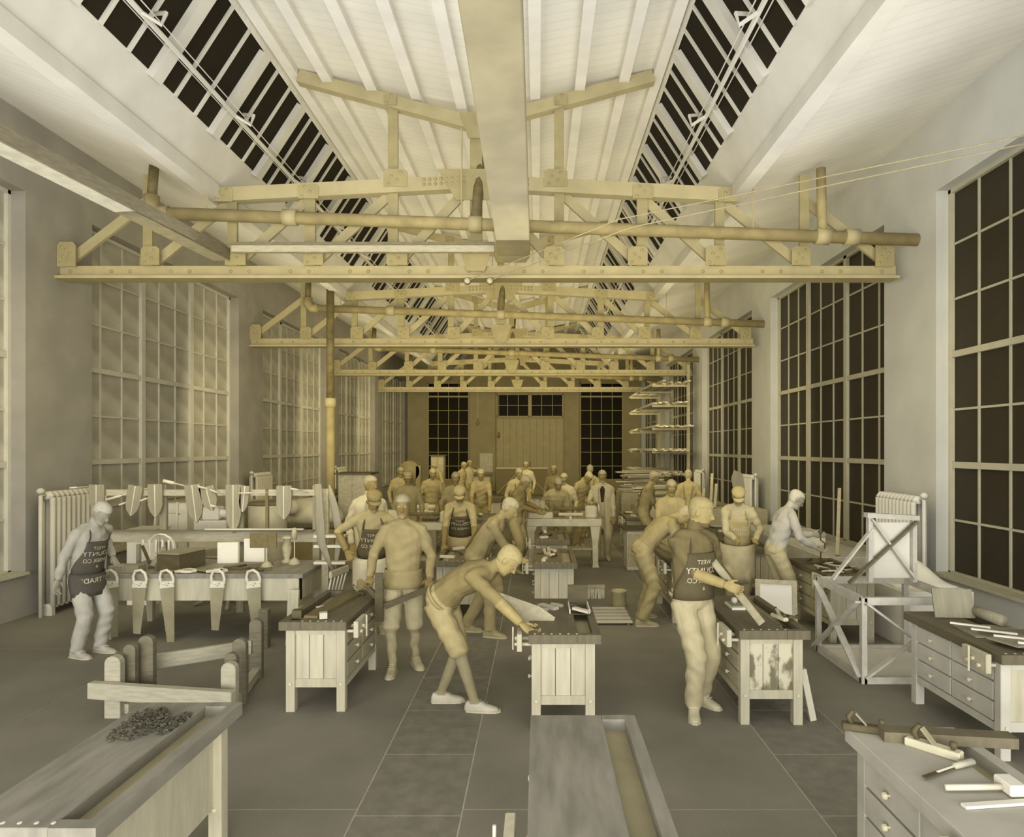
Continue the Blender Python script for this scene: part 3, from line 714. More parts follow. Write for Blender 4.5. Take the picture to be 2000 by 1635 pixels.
MB().box(.12, .19, -.05, .06, 0, .05).build('mallet_head', m_pale, t, bevel=.006)
MB().tube([(-.12, 0, .02), (.12, .005, .02)], .013, 8).build('mallet_handle', m_pattl, t, True)
stick('wood_strip', 'thin pale strip lying on the cluttered bench below the mallet', 'strip', (1.7, 2.66, .768), (2.05, 2.7, .768), .03, .012, m_pale)
# on bench J (knickers wearer)
t = thing('hinged_box', 'open dark hinged box with small tools inside on the bench', 'box', (.36, 5.75, .705), 0)
MB().box(-.09, .09, 0, .3, .055, .062).build('box_floor', m_dark, t)
MB().box(-.09, .09, .3, .315, .055, .25).build('box_lid', m_dark, t)
for x in (-.09, .08): MB().box(x, x + .01, 0, .3, .06, .10).build('box_side', m_pale, t)
stick('short_board', 'pale short board slanting in the open hinged box', 'board', (.31, 5.82, .80), (.44, 5.72, .79), .05, .02, m_pattl)
stick('marking_gauge', 'dark short marking gauge leaning in the open hinged box', 'gauge', (.29, 5.94, .80), (.37, 5.84, .79), .03, .02, m_top)
for i, (p, q_, w_) in enumerate((((.02, 6.05, .775), (.16, 5.9, .775), .07), ((-.05, 5.92, .768), (.08, 5.86, .768), .06), ((.12, 6.1, .77), (.22, 6.02, .77), .03))):
    stick('offcut', ['pale offcut leaning on another beside the hinged box', 'rounded pale offcut lying by the saw blade', 'small pale offcut behind the hinged box'][i], 'offcut', p, q_, w_, .025, m_pattl)
# big pale saw blade on bench J
t = thing('wide_saw', 'wide pale saw blade held flat over the bench by the knickers wearer', 'saw', (0, 0, 0))
M = Matrix.Translation((-.33, 5.92, 1.00)) @ Matrix.Rotation(.30, 4, 'Z') @ Matrix.Rotation(.52, 4, 'Y') @ Matrix.Rotation(math.radians(68), 4, 'X')
M = Matrix.Translation((-.34, 5.55, .98)) @ Matrix.Rotation(.42, 4, 'Y') @ Matrix.Rotation(math.radians(90), 4, 'X')
MB().prism([(0, .02), (.02, -.02), (.10, -.10), (.2, -.13), (.52, -.10), (.52, .02), (.36, .05)], -.004, .004, M).build('blade', m_plank, t)
MB().tube([M @ V((-.01, .0, 0)), M @ V((.05, .01, 0))], .014, 8).build('handle', m_handle, t)
# on bench L (left): strips, square
stick('wood_strip', 'broad dark strip laid lengthwise on the drawer bench', 'strip', (-1.92, 5.62, .772), (-1.78, 6.6, .772), .12, .022, m_plankd)
stick('wood_block', 'pale block at the end of the dark strip on the drawer bench', 'block', (-1.84, 5.60, .79), (-1.78, 5.62, .79), .06, .05, m_pattl)
stick('wood_block', 'dark block at the bench edge near the drawer bench corner', 'block', (-2.09, 5.68, .785), (-2.01, 5.68, .785), .06, .07, m_dark)
stick('drawing_spline', 'thin curved pale spline on the drawer bench', 'spline', (-2.0, 6.0, .765), (-1.85, 6.12, .765), .02, .01, m_pale)
stick('upright_board', 'dark board standing on end beside the drawer bench', 'board', (-1.50, 6.28, .56), (-1.50, 6.28, 1.02), .075, .03, m_dark, (0, 1, 0))
# on bench R
t = thing('oil_stone', 'pale framed oilstone box on the bench by the apron wearer', 'oilstone', (1.78, 6.02, .762), 0)
MB().box(-.06, .06, -.12, .12, 0, .02).build('stone_frame', m_pale, t)
MB().box(-.045, .045, -.09, .09, .02, .03).build('stone', m_patt, t)
MB().ell((0, .02, .055), .03, .035, .03).build('oil_cup', m_pattl, t, True)
stick('screwdriver', 'thin screwdriver lying in the tool well by the plank', 'screwdriver', (1.95, 5.75, .715), (2.05, 5.5, .715), .012, .012, m_dark)
stick('wood_strip', 'pale strip lying in the tool well of the apron wearer bench', 'strip', (1.98, 5.35, .71), (2.02, 5.62, .71), .03, .02, m_pale)
t = thing('hammer', 'claw hammer resting over the edge of the bench by the crate', 'hammer', (2.13, 5.55, .79), 20)
MB().tube([(-.02, .25, -.01), (0, 0, 0)], .011, 7).build('hammer_handle', m_dark, t, True)
MB().tube([(-.05, 0, 0), (.0, -.005, .0), (.05, 0, 0)], [.016, .012, .018], 8).build('hammer_head', m_dark, t, True)
t = MB().box(-.025, .025, -.02, .02, 0, .42).build('leaning_board', m_pattl); t.location = (2.215, 5.37, 0.006); t.rotation_euler = (0, -.2, 0); tag(t, 'short board leaning against the leg of the stained bench', 'board')
# leaning picture-like frame
t = thing('leaning_frame', 'wooden rectangular frame with a pale panel leaning behind the apron wearer bench', 'frame', (2.62, 7.3, 0), -20); t.rotation_euler = (-.25, 0, math.radians(-15))
MB().box(-.22, -.17, -.02, .02, 0.01, .74).build('stile', m_plank, t); MB().box(.17, .22, -.02, .02, .01, .74).build('stile', m_plank, t)
MB().box(-.17, .17, -.02, .02, .01, .06).build('rail', m_plank, t); MB().box(-.17, .17, -.02, .02, .69, .74).build('rail', m_plank, t)
MB().box(-.17, .17, -.005, .005, .06, .69).build('panel', m_pale, t)
# floor things in the aisle
t = thing('push_broom', 'push broom head with pale bristles lying on the floor', 'broom', (.74, 9.7, 0), 4)
MB().box(-.23, .23, -.03, .03, .16, .2).build('broom_block', m_plank, t)
br = MB()
for i in range(40): x = -.22 + .44*i/39; br.tube([(x, random.uniform(-.02, .02), .17), (x + random.uniform(-.012, .012), random.uniform(-.04, .04), 0.002)], [.010, .007], 5)
tag(br.build('bristles', m_handle, t), kind='stuff')
t = thing('paint_bucket', 'tin bucket with a rim standing on the floor of the aisle', 'bucket', (1.12, 9.2, 0))
MB().lathe([(.095, 0), (.1, .01), (.1, .215), (.106, .22), (.106, .232), (.1, .235), (.09, .22), (.09, .19), (.01, .185)], 20).build('bucket_body', m_tin, t, True)
t = thing('duckboard', 'slatted duckboard lying flat on the floor below the bucket', 'duckboard', (.90, 8.25, 0), 0)
for i in range(5): MB().box(-.27, .27, i*.17, i*.17 + .07, .03, .05).build('slat', m_pattl, t)
for x in (-.24, .2): MB().box(x, x + .04, 0, .78, 0, .03).build('bearer', m_plankd, t)
# ---- wood lathe in the aisle
la = thing('wood_lathe', 'wood turning lathe with a cone pulley and a mounted blank', 'lathe', (.48, 12.5, 0))
MB().box(-.68, .70, -.16, .16, .74, .88).build('bed', m_iron, la, bevel=.01)
for x in (-.6, .58): MB().loft([[V((x - a_, -b_, z)), V((x + a_, -b_, z)), V((x + a_, b_, z)), V((x - a_, b_, z))] for z, a_, b_ in ((0, .06, .26), (.06, .05, .22), (.4, .05, .15), (.74, .09, .15))]).build('leg', m_iron, la)
MB().box(-.66, -.2, -.13, .13, .88, 1.0).build('headstock', m_iron, la, bevel=.02)
for i, (x, r_) in enumerate(((-.60, .16), (-.50, .16), (-.40, .14))): MB().tube([(x - .05, 0, 1.08), (x + .05, 0, 1.08)], r_, 16).build('cone_pulley', m_plank, la, True)
MB().tube([(-.2, 0, 1.06), (.4, 0, 1.06)], .035, 12).build('turning_blank', m_plankd, la, True)
MB().box(-.1, .35, -.2, -.15, .95, 1.0).build('tool_rest', m_iron, la); MB().box(.1, .14, -.2, -.15, .86, .96).build('rest_post', m_iron, la)
MB().box(.4, .62, -.1, .1, .88, 1.12).build('tailstock', m_iron, la, bevel=.03)
MB().lathe([(.09, 0), (.1, .02), (.03, .04)], 14, Matrix.Translation((.64, 0, 1.06)) @ Matrix.Rotation(math.pi/2, 4, 'Y')).build('hand_wheel', m_iron, la, True)
MB().box(-.6, .56, -.12, .12, .30, .34).build('under_shelf', m_plank, la)
# ---- X braced crate by the right bench
xc = thing('braced_crate', 'large open crate frame of pale battens braced with X bars', 'crate', (3.56, 6.72, 0))
X0, X1, Y0, Y1, H1 = -.52, .42, -.5, .5, .80
for x in (X0, X1):
    for y in (Y0, Y1): MB().box(x - .025, x + .025, y - .025, y + .025, 0, H1).build('corner_post', m_frame, xc)
for z in (.03, H1 - .03):
    for x in (X0, X1): MB().beam((x, Y0, z), (x, Y1, z), .05, .07).build('rail', m_frame, xc)
    for y in (Y0, Y1): MB().beam((X0, y, z), (X1, y, z), .05, .07).build('rail', m_frame, xc)
MB().beam((X0 - .03, Y0, .06), (X0 - .03, Y1, .76), .02, .065, (1, 0, 0)).build('x_bar', m_frame, xc); MB().beam((X0 - .045, Y1, .06), (X0 - .045, Y0, .76), .02, .065, (1, 0, 0)).build('x_bar', m_frame, xc)
MB().beam((X0, Y0 - .03, .06), (X1, Y0 - .03, .76), .02, .065, (0, 1, 0)).build('x_bar', m_frame, xc); MB().beam((X1, Y0 - .045, .06), (X0, Y0 - .045, .76), .02, .065, (0, 1, 0)).build('x_bar', m_frame, xc)
MB().box(X0 + .03, X1 - .03, Y0 + .03, Y1 - .03, .0, .03).build('crate_floor', m_pale, xc)
xt = thing('braced_trestle', 'tall X braced trestle standing on the pale crate frame', 'trestle', (3.72, 6.95, .80))
for x in (-.26, .20): MB().box(x - .022, x + .022, -.03, .03, 0, .68).build('upright', m_frame, xt)
MB().beam((-.30, 0, .70), (.24, 0, .67), .09, .05).build('cap_rail', m_frame, xt)
MB().beam((-.26, -.04, .66), (.19, -.04, .04), .02, .06, (0, 1, 0)).build('x_bar', m_frame, xt); MB().beam((-.50, -.06, -.0), (.2, -.06, .64), .02, .07, (0, 1, 0)).build('x_bar', m_timberd, xt)
MB().beam((-.66, -.02, .03), (-.24, -.02, .56), .02, .06, (0, 1, 0)).build('strut', m_frame, xt)
MB().box(-.23, .17, .02, .03, .04, .62).build('back_sheet', m_pale, xt)
# sheets on the side bench
t = MB().box(-.16, .16, -.008, .008, 0, .24).build('metal_sheet', m_patt); t.location = (3.52, 5.62, .765); t.rotation_euler = (-.28, 0, -.1); tag(t, 'grey sheet propped upright on the side bench by the crate', 'sheet')
for i, (x, y, z, a, b_, m) in enumerate(((3.55, 5.2, .762, .22, .18, m_patt), (3.62, 4.95, .775, .2, .22, m_timberd), (3.5, 4.85, .79, .16, .12, m_patt))):
    t = MB().box(-a, a, -b_, b_, 0, .012).build('paper_sheet', m); t.location = (x, y, z); t.rotation_euler = (0, 0, .2*i - .1)
    tag(t, ['flat grey sheet under the propped sheet on the side bench', 'flat dark sheet at the side bench outer end', 'small flat sheet on top of the side bench papers'][i], 'sheet', 'sheets on the side bench')
t = MB().tube([(3.70, 5.3, .82), (3.70, 5.75, .82)], .045, 12).build('paper_roll', m_patt, None, True); tag(t, 'grey roll lying beside the propped sheet', 'roll')
for i in range(4):
    stick('wood_strip', ['pale strip crossing the side bench sheets', 'pale strip nearest the side bench drawer edge', 'short pale strip over the side bench corner', 'thin pale strip on the side bench outer end'][i], 'strip', (3.28 + .05*i, 5.3 - .18*i, .81), (3.5 + .08*i, 5.15 - .18*i, .81), .025, .012, m_pale, group='strips on the side bench')
# tools heaped on bench of the brace turner
for i in range(14):
    a = random.uniform(0, 3.1); x, y = 3.34 + random.random()*.3, 7.55 + random.random()*.75; L = random.uniform(.06, .16)
    d = V((math.cos(a), math.sin(a), 0))*L
    t = MB().tube([V((x, y, .785 + .012*(i % 3))) - d, V((x, y, .785 + .012*(i % 3))) + d*.2, V((x, y, .785 + .012*(i % 3))) + d], [.008, .012, .016], 6).build('hand_tool', m_dark if i % 2 else m_pattl, None, True)
    tag(t, 'small dark iron tool in the heap on the brace turner bench' if i % 2 else 'small pale handled tool in the heap on the brace turner bench', 'tool', 'dark tools in the heap' if i % 2 else 'pale tools in the heap')
# crumpled cloth below the dark side window
b = MB(); n = 16
vs_, fs_ = [], []
for i in range(n):
    for j in range(n):
        u, v_ = i/(n-1), j/(n-1)
        vs_.append((-.35 + .7*u, -.4 + .8*v_, .02 + .16*math.sin(u*math.pi)*math.sin(v_*math.pi)*(1 + .7*math.sin(9*u + 5*v_))))
for i in range(n-1):
    for j in range(n-1): fs_.append((i*n+j, (i+1)*n+j, (i+1)*n+j+1, i*n+j+1))
o_ = len(vs_)
vs2 = vs_ + [(x, y, 0) for x, y, z in vs_]
fs_ += [tuple(k + o_ for k in f[::-1]) for f in fs_]
rim = [i*n for i in range(n)] + [(n-1)*n + j for j in range(1, n)] + [i*n + n-1 for i in range(n-2, -1, -1)] + [j for j in range(n-2, 0, -1)]
fs_ += [(rim[k], rim[(k+1) % len(rim)], rim[(k+1) % len(rim)] + o_, rim[k] + o_) for k in range(len(rim))]
t = b.add(vs2, fs_).build('dust_cloth', m_pale, None, True); t.location = (4.38, 7.9, .62); tag(t, 'crumpled pale dust cloth heaped on the low locker', 'cloth')
block('locker', 'low pale locker under the dark side window next to the crate', 'locker', 4.0, 4.78, 7.3, 8.45, 0, .62, m_pale)
block('parts_bin', 'pale slatted bin standing on the dark side window bench', 'bin', 4.35, 4.75, 11.0, 11.6, .585, .80, m_pale, 0)
block('window_bench', 'plain wall bench running under the dark side windows', 'bench', 4.2, 5.1, 9.85, 14.0, 0, .585, m_frame)
t = MB().beam((4.45, 9.9, .6), (4.8, 10.6, 1.55), .05, .04).build('leaning_board', m_plank); tag(t, 'slim board leaning against the dark side window mullion', 'board')
t = MB().prism([(-.08, 0), (.09, 0), (.12, .75), (.10, .98), (-.06, 1.05), (-.11, .9), (-.07, .6)], -.012, .012, Matrix(((1,0,0,0),(0,0,1,0),(0,1,0,0),(0,0,0,1)))).build('long_board', m_patt); t.location = (3.55, 11.75, .765); t.rotation_euler = (-.12, 0, 0); tag(t, 'tall dark tapered board standing on a bench before the dark side windows', 'board')
for i, (px, y0, y1) in enumerate(((1388, 925, 992), (1396, 945, 992), (1372, 955, 990))):
    p = at(px, y1, 14.5); q_ = at(px + 3, y0, 14.7)
    t = MB().beam(p, q_, .06, .03).build('leaning_board', m_plank); tag(t, ['tallest pale board leaning behind the apron wearer', 'middle pale board leaning behind the apron wearer', 'shortest pale board leaning behind the apron wearer'][i], 'board')
block('window_bench', 'plain wall bench under the second dark side window with leaning boards', 'bench', 3.4, 4.9, 14.2, 15.0, 0, .88, m_plank)
# ---------------------------------------------------------------- radiators
def make_radiator(label, loc, s, n, pitch, h, m):
    r = thing('radiator', label, 'radiator', loc, 0, 'column radiators')
    proto = None
    for i in range(n):
        if proto is None:
            b = MB()
            for x in (-.07, .07): b.tube([(x, 0, .12), (x, 0, h)], pitch*.36, 8)
            b.tube([(-.07, 0, h), (-.035, 0, h + .05), (.035, 0, h + .05), (.07, 0, h)], pitch*.36, 8); b.tube([(-.07, 0, .12), (.07, 0, .12)], pitch*.36, 8)
            proto = b.build('section', m, r, True); proto.location = (0, 0, 0)
        else: share(proto, 'section', r, (0, i*pitch, 0))
    for y in (0, (n-1)*pitch): MB().box(-.08, .08, y - .03, y + .03, 0, .12).build('foot', m, r)
    L = (n-1)*pitch
    MB().tube([(0, -.04, h + .02), (0, L + .04, h + .02)], .05, 10).build('header', m, r, True)
    MB().tube([(0, -.12, 0), (0, -.12, h + .03), (0, -.02, h + .03)], .025, 8).build('supply_pipe', m, r, True)
    MB().lathe([(.03, 0), (.05, .03), (.05, .05), (.02, .08)], 10, Matrix.Translation((0, -.12, h + .05))).build('valve', m, r, True)
    return r
make_radiator('pale column radiator at the dark window wall beside the X braced trestle', (4.93, 8.62, 0), 1, 11, .09, 1.50, m_rad)
make_radiator('column radiator at the dark window wall pier past the tall dark board', (4.93, 15.2, 0), 1, 10, .09, 1.50, m_rad)
make_radiator('column radiator at the dark window wall pier near the lumber rack', (4.93, 20.0, 0), 1, 8, .09, 1.45, m_rad)
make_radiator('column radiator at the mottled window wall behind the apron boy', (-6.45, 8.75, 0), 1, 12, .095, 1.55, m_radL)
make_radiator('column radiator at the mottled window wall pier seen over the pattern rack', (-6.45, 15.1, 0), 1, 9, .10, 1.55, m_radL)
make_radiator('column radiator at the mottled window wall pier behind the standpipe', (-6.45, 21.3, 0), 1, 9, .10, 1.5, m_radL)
# ---------------------------------------------------------------- lumber rack along the dark window wall
lr = thing('lumber_rack', 'tall rack with arms at the dark window wall, loaded with boards', 'rack', (4.2, 0, 0))
ORD = ['first', 'second', 'third', 'fourth', 'fifth', 'sixth', 'seventh', 'eighth', 'ninth', 'tenth', 'eleventh', 'twelfth', 'thirteenth', 'fourteenth', 'fifteenth', 'sixteenth', 'seventeenth', 'eighteenth']
LVN = ['lowest', 'second', 'third', 'fourth', 'fifth', 'topmost']
LV = (.5, 1.35, 2.1, 2.85, 3.6, 4.25)
for y in (21.6, 24.2, 26.8):
    MB().box(.62, .72, y - .06, y + .06, 0, 4.9).build('rack_post', m_plank, lr)
    for z in LV: MB().box(-.5, .7, y - .04, y + .04, z - .07, z).build('rack_arm', m_plank, lr)
k = 0
for li, z in enumerate(LV):
    for i in range(9):
        x = -.45 + .115*i + random.uniform(-.02, .02); y0 = 20.8 + random.uniform(-.6, .8); y1 = 27.2 + random.uniform(-.6, .8)
        zz = z + .022 + .045*(i % 3) * (0)
        t = MB().beam((4.2 + x, y0, zz), (4.2 + x, y1, zz), .095, .04).build('lumber_board', m_pattl if (i + li) % 3 else m_plank)
        tag(t, 'rough board %s from the wall on the %s arms of the lumber rack' % (ORD[8 - i], LVN[li]), 'board', 'lumber on the rack')
        if i % 2 == 0:
            t = MB().beam((4.2 + x + .03, y0 + .5, zz + .042), (4.2 + x + .05, y1 - .3, zz + .042), .09, .04).build('lumber_board', m_pattl)
            tag(t, 'upper layer board %s from the wall on the %s arms of the lumber rack' % (ORD[4 - i//2], LVN[li]), 'board', 'lumber on the rack')
# heaps of offcut boards in front of it
for hi, (cx, cy, z0, n, lb, gr) in enumerate(((3.1, 16.6, .78, 16, 'loose board %s up in the heap on the trestle behind the bending man', 'heap behind the bending man'), (3.0, 19.0, .95, 18, 'loose board %s up in the tall heap before the lumber rack', 'heap before the lumber rack'))):
    tr_ = block('heap_trestle', ['trestle table buried under loose boards behind the bending man', 'taller trestle table buried under loose boards before the lumber rack'][hi], 'table', cx - .7, cx + .7, cy - .6, cy + .6, 0, z0, m_plank)
    for i in range(n):
        a = random.uniform(-.14, .14); L = random.uniform(.45, .75); z = z0 + .016 + .034*i
        c = V((cx + random.uniform(-.12, .12), cy + random.uniform(-.05, .05), z)); d = V((math.cos(a), math.sin(a), 0))*L
        t = MB().beam(c - d, c + d, random.uniform(.2, .34), .03).build('loose_board', (m_pattl, m_plank, m_pattl, m_plankd)[i % 4]); tag(t, lb % ORD[i], 'board', gr)
# ---------------------------------------------------------------- far furniture
t = thing('partition_screen', 'big dark door-like panel with an X brace leaning before the sliding door', 'panel', (-.75, 31.0, 0)); t.rotation_euler = (-.05, 0, 0)
MB().box(-1.2, 1.2, 0, .04, .02, 1.30).build('panel_sheet', m_plankd, t)
for a, b_ in (((-1.15, .08), (0, 1.25)), ((1.15, .08), (0, 1.25))): MB().beam((a[0], -.02, a[1]), (b_[0], -.02, b_[1]), .03, .1, (0, 1, 0)).build('brace', m_plank, t)
MB().box(-1.2, 1.2, -.04, 0, 1.22, 1.30).build('panel_rail', m_plank, t)
t = thing('notice_board', 'small framed notice board fixed to the end wall beside the door', 'notice board', (-2.65, 34.035, .95))
MB().box(-.36, .36, .0, .05, 0, 1.0).build('board_frame', m_plank, t); MB().box(-.32, .32, -.01, .0, .04, .96).build('notice_sheet', m_iron, t)
def cab(label, x, y, w_, d, h, m, rz=0):
    t = thing('tool_cabinet', label, 'cabinet', (x, y, 0), rz)
    MB().box(-w_/2, w_/2, -d/2, d/2, 0, h).build('carcass', m, t, bevel=.01); MB().box(-w_/2 - .06, w_/2 + .06, -d/2 - .06, d/2 + .06, h, h + .03).build('cabinet_top', m_dark, t)
    for s_ in (-1, 1): MB().box(s_*w_*.25 - w_*.22, s_*w_*.25 + w_*.22, -d/2 - .012, -d/2, .08, h - .06).build('door', m_plank, t)
    return t
cab('upright tool cabinet with an overhanging dark top behind the white coated man', -3.35, 12.3, .55, .5, 1.72, m_plank)
cab('wide low cabinet with a dark top below the end wall window by the band saw', -2.5, 26.5, 1.2, .6, 1.1, m_plank)
cab('narrow tall cabinet standing at the end wall window by the band saw edge', -3.9, 26.0, .5, .5, 1.9, m_irond)
cab('low pale cabinet behind the long coated man', 1.85, 12.2, .5, .5, .72, m_pattl)
cab('dark fronted cabinet beside the low pale one in the aisle', 1.7, 17.8, .5, .5, .82, m_plankd)
t = thing('band_saw', 'upright band saw with two round wheel covers by the mottled windows', 'machine', (-3.3, 17.2, 0))
MB().box(-.25, .25, -.25, .25, 0, .5).build('saw_base', m_irond, t, bevel=.02); MB().box(-.35, .35, -.3, .3, .9, .95).build('saw_table', m_plank, t)
MB().box(.14, .28, -.1, .1, .5, 1.75).build('saw_column', m_irond, t, bevel=.02)
for z in (.55, 1.6): MB().tube([(-.02, -.1, z), (-.02, .1, z)], .27, 18).build('wheel_cover', m_irond, t, True)
t = thing('grinding_jig', 'cast lathe headstock on the pale vise aisle bench top', 'machine', (-2.4, 14.1, .76))
MB().box(-.2, .2, -.1, .1, 0, .12).build('jig_base', m_iron, t, bevel=.01); MB().tube([(-.22, 0, .18), (.22, 0, .18)], .06, 12).build('jig_spindle', m_iron, t, True); MB().box(-.08, .08, -.06, .06, .1, .26).build('jig_head', m_iron, t, bevel=.01)
t = thing('wood_lathe', 'farther lathe standing crosswise behind the bib apron man', 'lathe', (-2.0, 11.6, 0))
MB().box(-.75, .75, -.15, .15, .78, .9).build('bed', m_iron, t, bevel=.01)
for x in (-.65, .65): MB().box(x - .06, x + .06, -.2, .2, 0, .78).build('leg', m_iron, t)
MB().box(-.7, -.35, -.12, .12, .9, 1.12).build('headstock', m_iron, t, bevel=.02); MB().box(.3, .5, -.1, .1, .9, 1.1).build('tailstock', m_iron, t, bevel=.02)
MB().tube([(-.35, 0, 1.05), (.3, 0, 1.05)], .03, 10).build('turning_blank', m_plankd, t, True)
MB().box(-.6, .6, -.1, .1, .25, .29).build('under_shelf', m_plank, t)
# small tools strewn on far benches
for bx, by, nm in ((.2, 10.5, 'tool tray bench'), (.2, 8.4, 'bench behind the knickers wearer'), (1.94, 8.5, 'bench of the bending man'), (-1.06, 8.6, 'bib apron man bench'), (2.1, 13.9, 'bench behind the coated man'), (.35, 15.3, 'bench behind the lathe'), (-1.2, 13.5, 'striped vest man bench'), (3.15, 9.6, 'light apron man bench'), (3.3, 11.3, 'bench below the tall dark board')):
    for i, (lb, cat_) in enumerate((('pale offcut nearest the end of the', 'offcut'), ('dark hand tool in the middle of the', 'tool'), ('pale offcut at the far end of the', 'offcut'), ('dark long handled tool across the', 'tool'))):
        x, y = bx + (-.12, .0, -.06, -.14)[i] + random.uniform(-.03, .03), by + (.12, .38, .85, .62)[i]; a = random.uniform(0, 3.1); L = random.uniform(.06, .1)*(1.3 if i == 3 else 1); d = V((math.cos(a), math.sin(a), 0))*L
        if i % 2 == 0: t = MB().beam(V((x, y, .777)) - d, V((x, y, .777)) + d, .05, .032).build('offcut', m_pattl)
        else: t = MB().tube([V((x, y, .776)) - d, V((x, y, .776)), V((x, y, .776)) + d], [.008, .014, .014], 6).build('hand_tool', m_dark, None, True)
        tag(t, 'small ' + lb + ' ' + nm, cat_, 'small things on the aisle benches')

t = thing('caliper', 'large open V caliper of dark bars standing on the saw table', 'caliper', (-4.62, 7.95, .76))
MB().beam((0, 0, .02), (-.12, .02, .27), .02, .03).build('caliper_arm', m_dark, t); MB().beam((0, 0, .02), (.14, .03, .24), .03, .05).build('caliper_arm', m_patt, t); MB().lathe([(.03, 0), (.03, .03), (.01, .04)], 10).build('caliper_joint', m_dark, t)
stick('upright_stick', 'square dark stick standing upright on the saw table', 'stick', (-4.86, 8.1, .762), (-4.86, 8.1, 1.03), .04, .04, m_patt, (0, 1, 0))
stick('long_rule', 'long flat lath lying along the tool slot of the rack', 'lath', (-4.4, 8.80, 1.125), (-3.1, 8.80, 1.125), .04, .02, m_pattl)
t = thing('turned_vase', 'turned wooden urn with a ring neck on the saw table end', 'urn', (-3.15, 8.35, .76))
MB().lathe([(.07, 0), (.075, .02), (.03, .05), (.05, .12), (.06, .2), (.04, .27), (.055, .31), (.05, .34)], 16).build('urn_body', m_plank, t, True); MB().lathe([(.058, .30), (.065, .31), (.058, .325)], 16).build('urn_ring', m_pattl, t, True)
for i, (x, y, z, a, L) in enumerate(((-3.55, 7.8, .785, .3, .16), (-3.42, 7.86, .785, -.2, .12), (-3.62, 7.95, .785, .9, .14), (-3.3, 7.75, .772, 0, .10))):
    d = V((math.cos(a), math.sin(a), 0))*L
    t = MB().tube([V((x, y, z)) - d, V((x, y, z)) + d*.2, V((x, y, z)) + d*.25, V((x, y, z)) + d], [.006, .006, .011, .012], 7).build('carving_tool', m_dark, None, True); tag(t, ['long carving tool across the drawing board on the saw table', 'short carving tool beside the sign stand foot', 'carving tool turned askew behind the others on the saw table', 'carving tool nearest the saw table corner'][i], 'carving tool', 'carving tools')
block('pattern_box', 'pale open pattern box behind the tool chest and rack', 'box', -5.75, -5.35, 9.3, 9.7, 0, 1.05, m_pale, 0, m_pattl)
t = thing('step_ladder', 'small pale step ladder between boxes behind the rack', 'ladder', (-5.75, 10.2, 0), 10)
for x in (-.18, .18): MB().beam((x, 0, 0), (x*.8, .18, 1.35), .03, .05).build('stile', m_pattl, t)
for q_ in range(4): MB().box(-.17, .17, .02 + .04*q_, .1 + .04*q_, .25 + .3*q_, .275 + .3*q_).build('tread', m_pattl, t)
stick('floor_stick', 'dark square post standing on end beside the end saw', 'post', (-3.02, 7.35, 0.002), (-3.02, 7.35, .42), .10, .09, m_timberd, (0, 1, 0))
stick('floor_stick', 'tall pale board standing against the saw table corner', 'board', (-2.75, 7.42, 0.002), (-2.75, 7.5, .60), .12, .04, m_panel, (0, 1, 0))
# ---------------------------------------------------------------- people
def desat(v, f=.22):
    g = .3*v[0] + .59*v[1] + .11*v[2]; return tuple(int(q*(1 - f) + g*f) for q in v)
def cloth(name, rgb, var=.10, sc=9, bump=.25, bs=14): return mat('cloth_' + name, rgb, .85, var, sc, bump, bscale=bs, spec=.15)
m_skin = mat('skin', desat((134, 117, 72), 0), .6, .10, 14, spec=.25)
m_skinl = mat('skin_pale', desat((160, 144, 96), 0), .6, .10, 14, spec=.25)
m_sking = mat('skin_grey', (150, 145, 128), .6, .10, 14, spec=.25)
m_hair = mat('hair', desat((168, 155, 110), .3), .8, .12, 40, .3, bscale=120)
m_eye = mat('eye', desat((188, 176, 132), .3), .5)
m_lip = mat('lip', desat((150, 136, 92), .3), .6)
m_letter = mat('lettering', (196, 188, 160), .8)
C = {k: cloth(k, desat(v)) for k, v in dict(sweater=(156, 140, 88), tan=(170, 154, 100), pale=(182, 170, 126), white=(196, 186, 148), olive=(140, 124, 72), brown=(116, 102, 60),
     grey=(168, 164, 146), greyl=(176, 172, 156), darkapron=(92, 82, 52), greyapron=(84, 80, 68), black=(52, 44, 26), stock=(150, 139, 100), shoe=(190, 184, 160), shoed=(168, 156, 112), mid=(158, 142, 90)).items()}
def Rz(a): return Matrix.Rotation(a, 3, 'Z')
def ik(A, T, a, b, pole):
    d = T - A; L = max(.05, min(d.length, (a + b)*.995)); u = d.normalized()
    x = (a*a - b*b + L*L)/(2*L); h = math.sqrt(max(0, a*a - x*x))
    p = pole - u*pole.dot(u); p.normalize()
    return A + u*x + p*h, A + u*L
def ring(c, a, b, ra, rb, n=16): return [c + a*(ra*math.cos(2*math.pi*j/n)) + b*(rb*math.sin(2*math.pi*j/n)) for j in range(n)]
PENDING = []
TOR = [(-.16, .12, .10), (-.06, .165, .128), (.02, .172, .130), (.22, .160, .118), (.45, .170, .122), (.7, .188, .126), (.86, .192, .112), (.95, .150, .092), (1.0, .10, .075), (1.05, .06, .058)]
HEAD = [(-.116, .018, .02, .05), (-.104, .042, .042, .04), (-.07, .058, .074, .018), (-.03, .068, .090, .008), (.02, .075, .097, 0), (.06, .074, .096, -.004), (.09, .06, .08, -.006), (.110, .032, .046, -.006), (.118, .008, .01, -.006)]
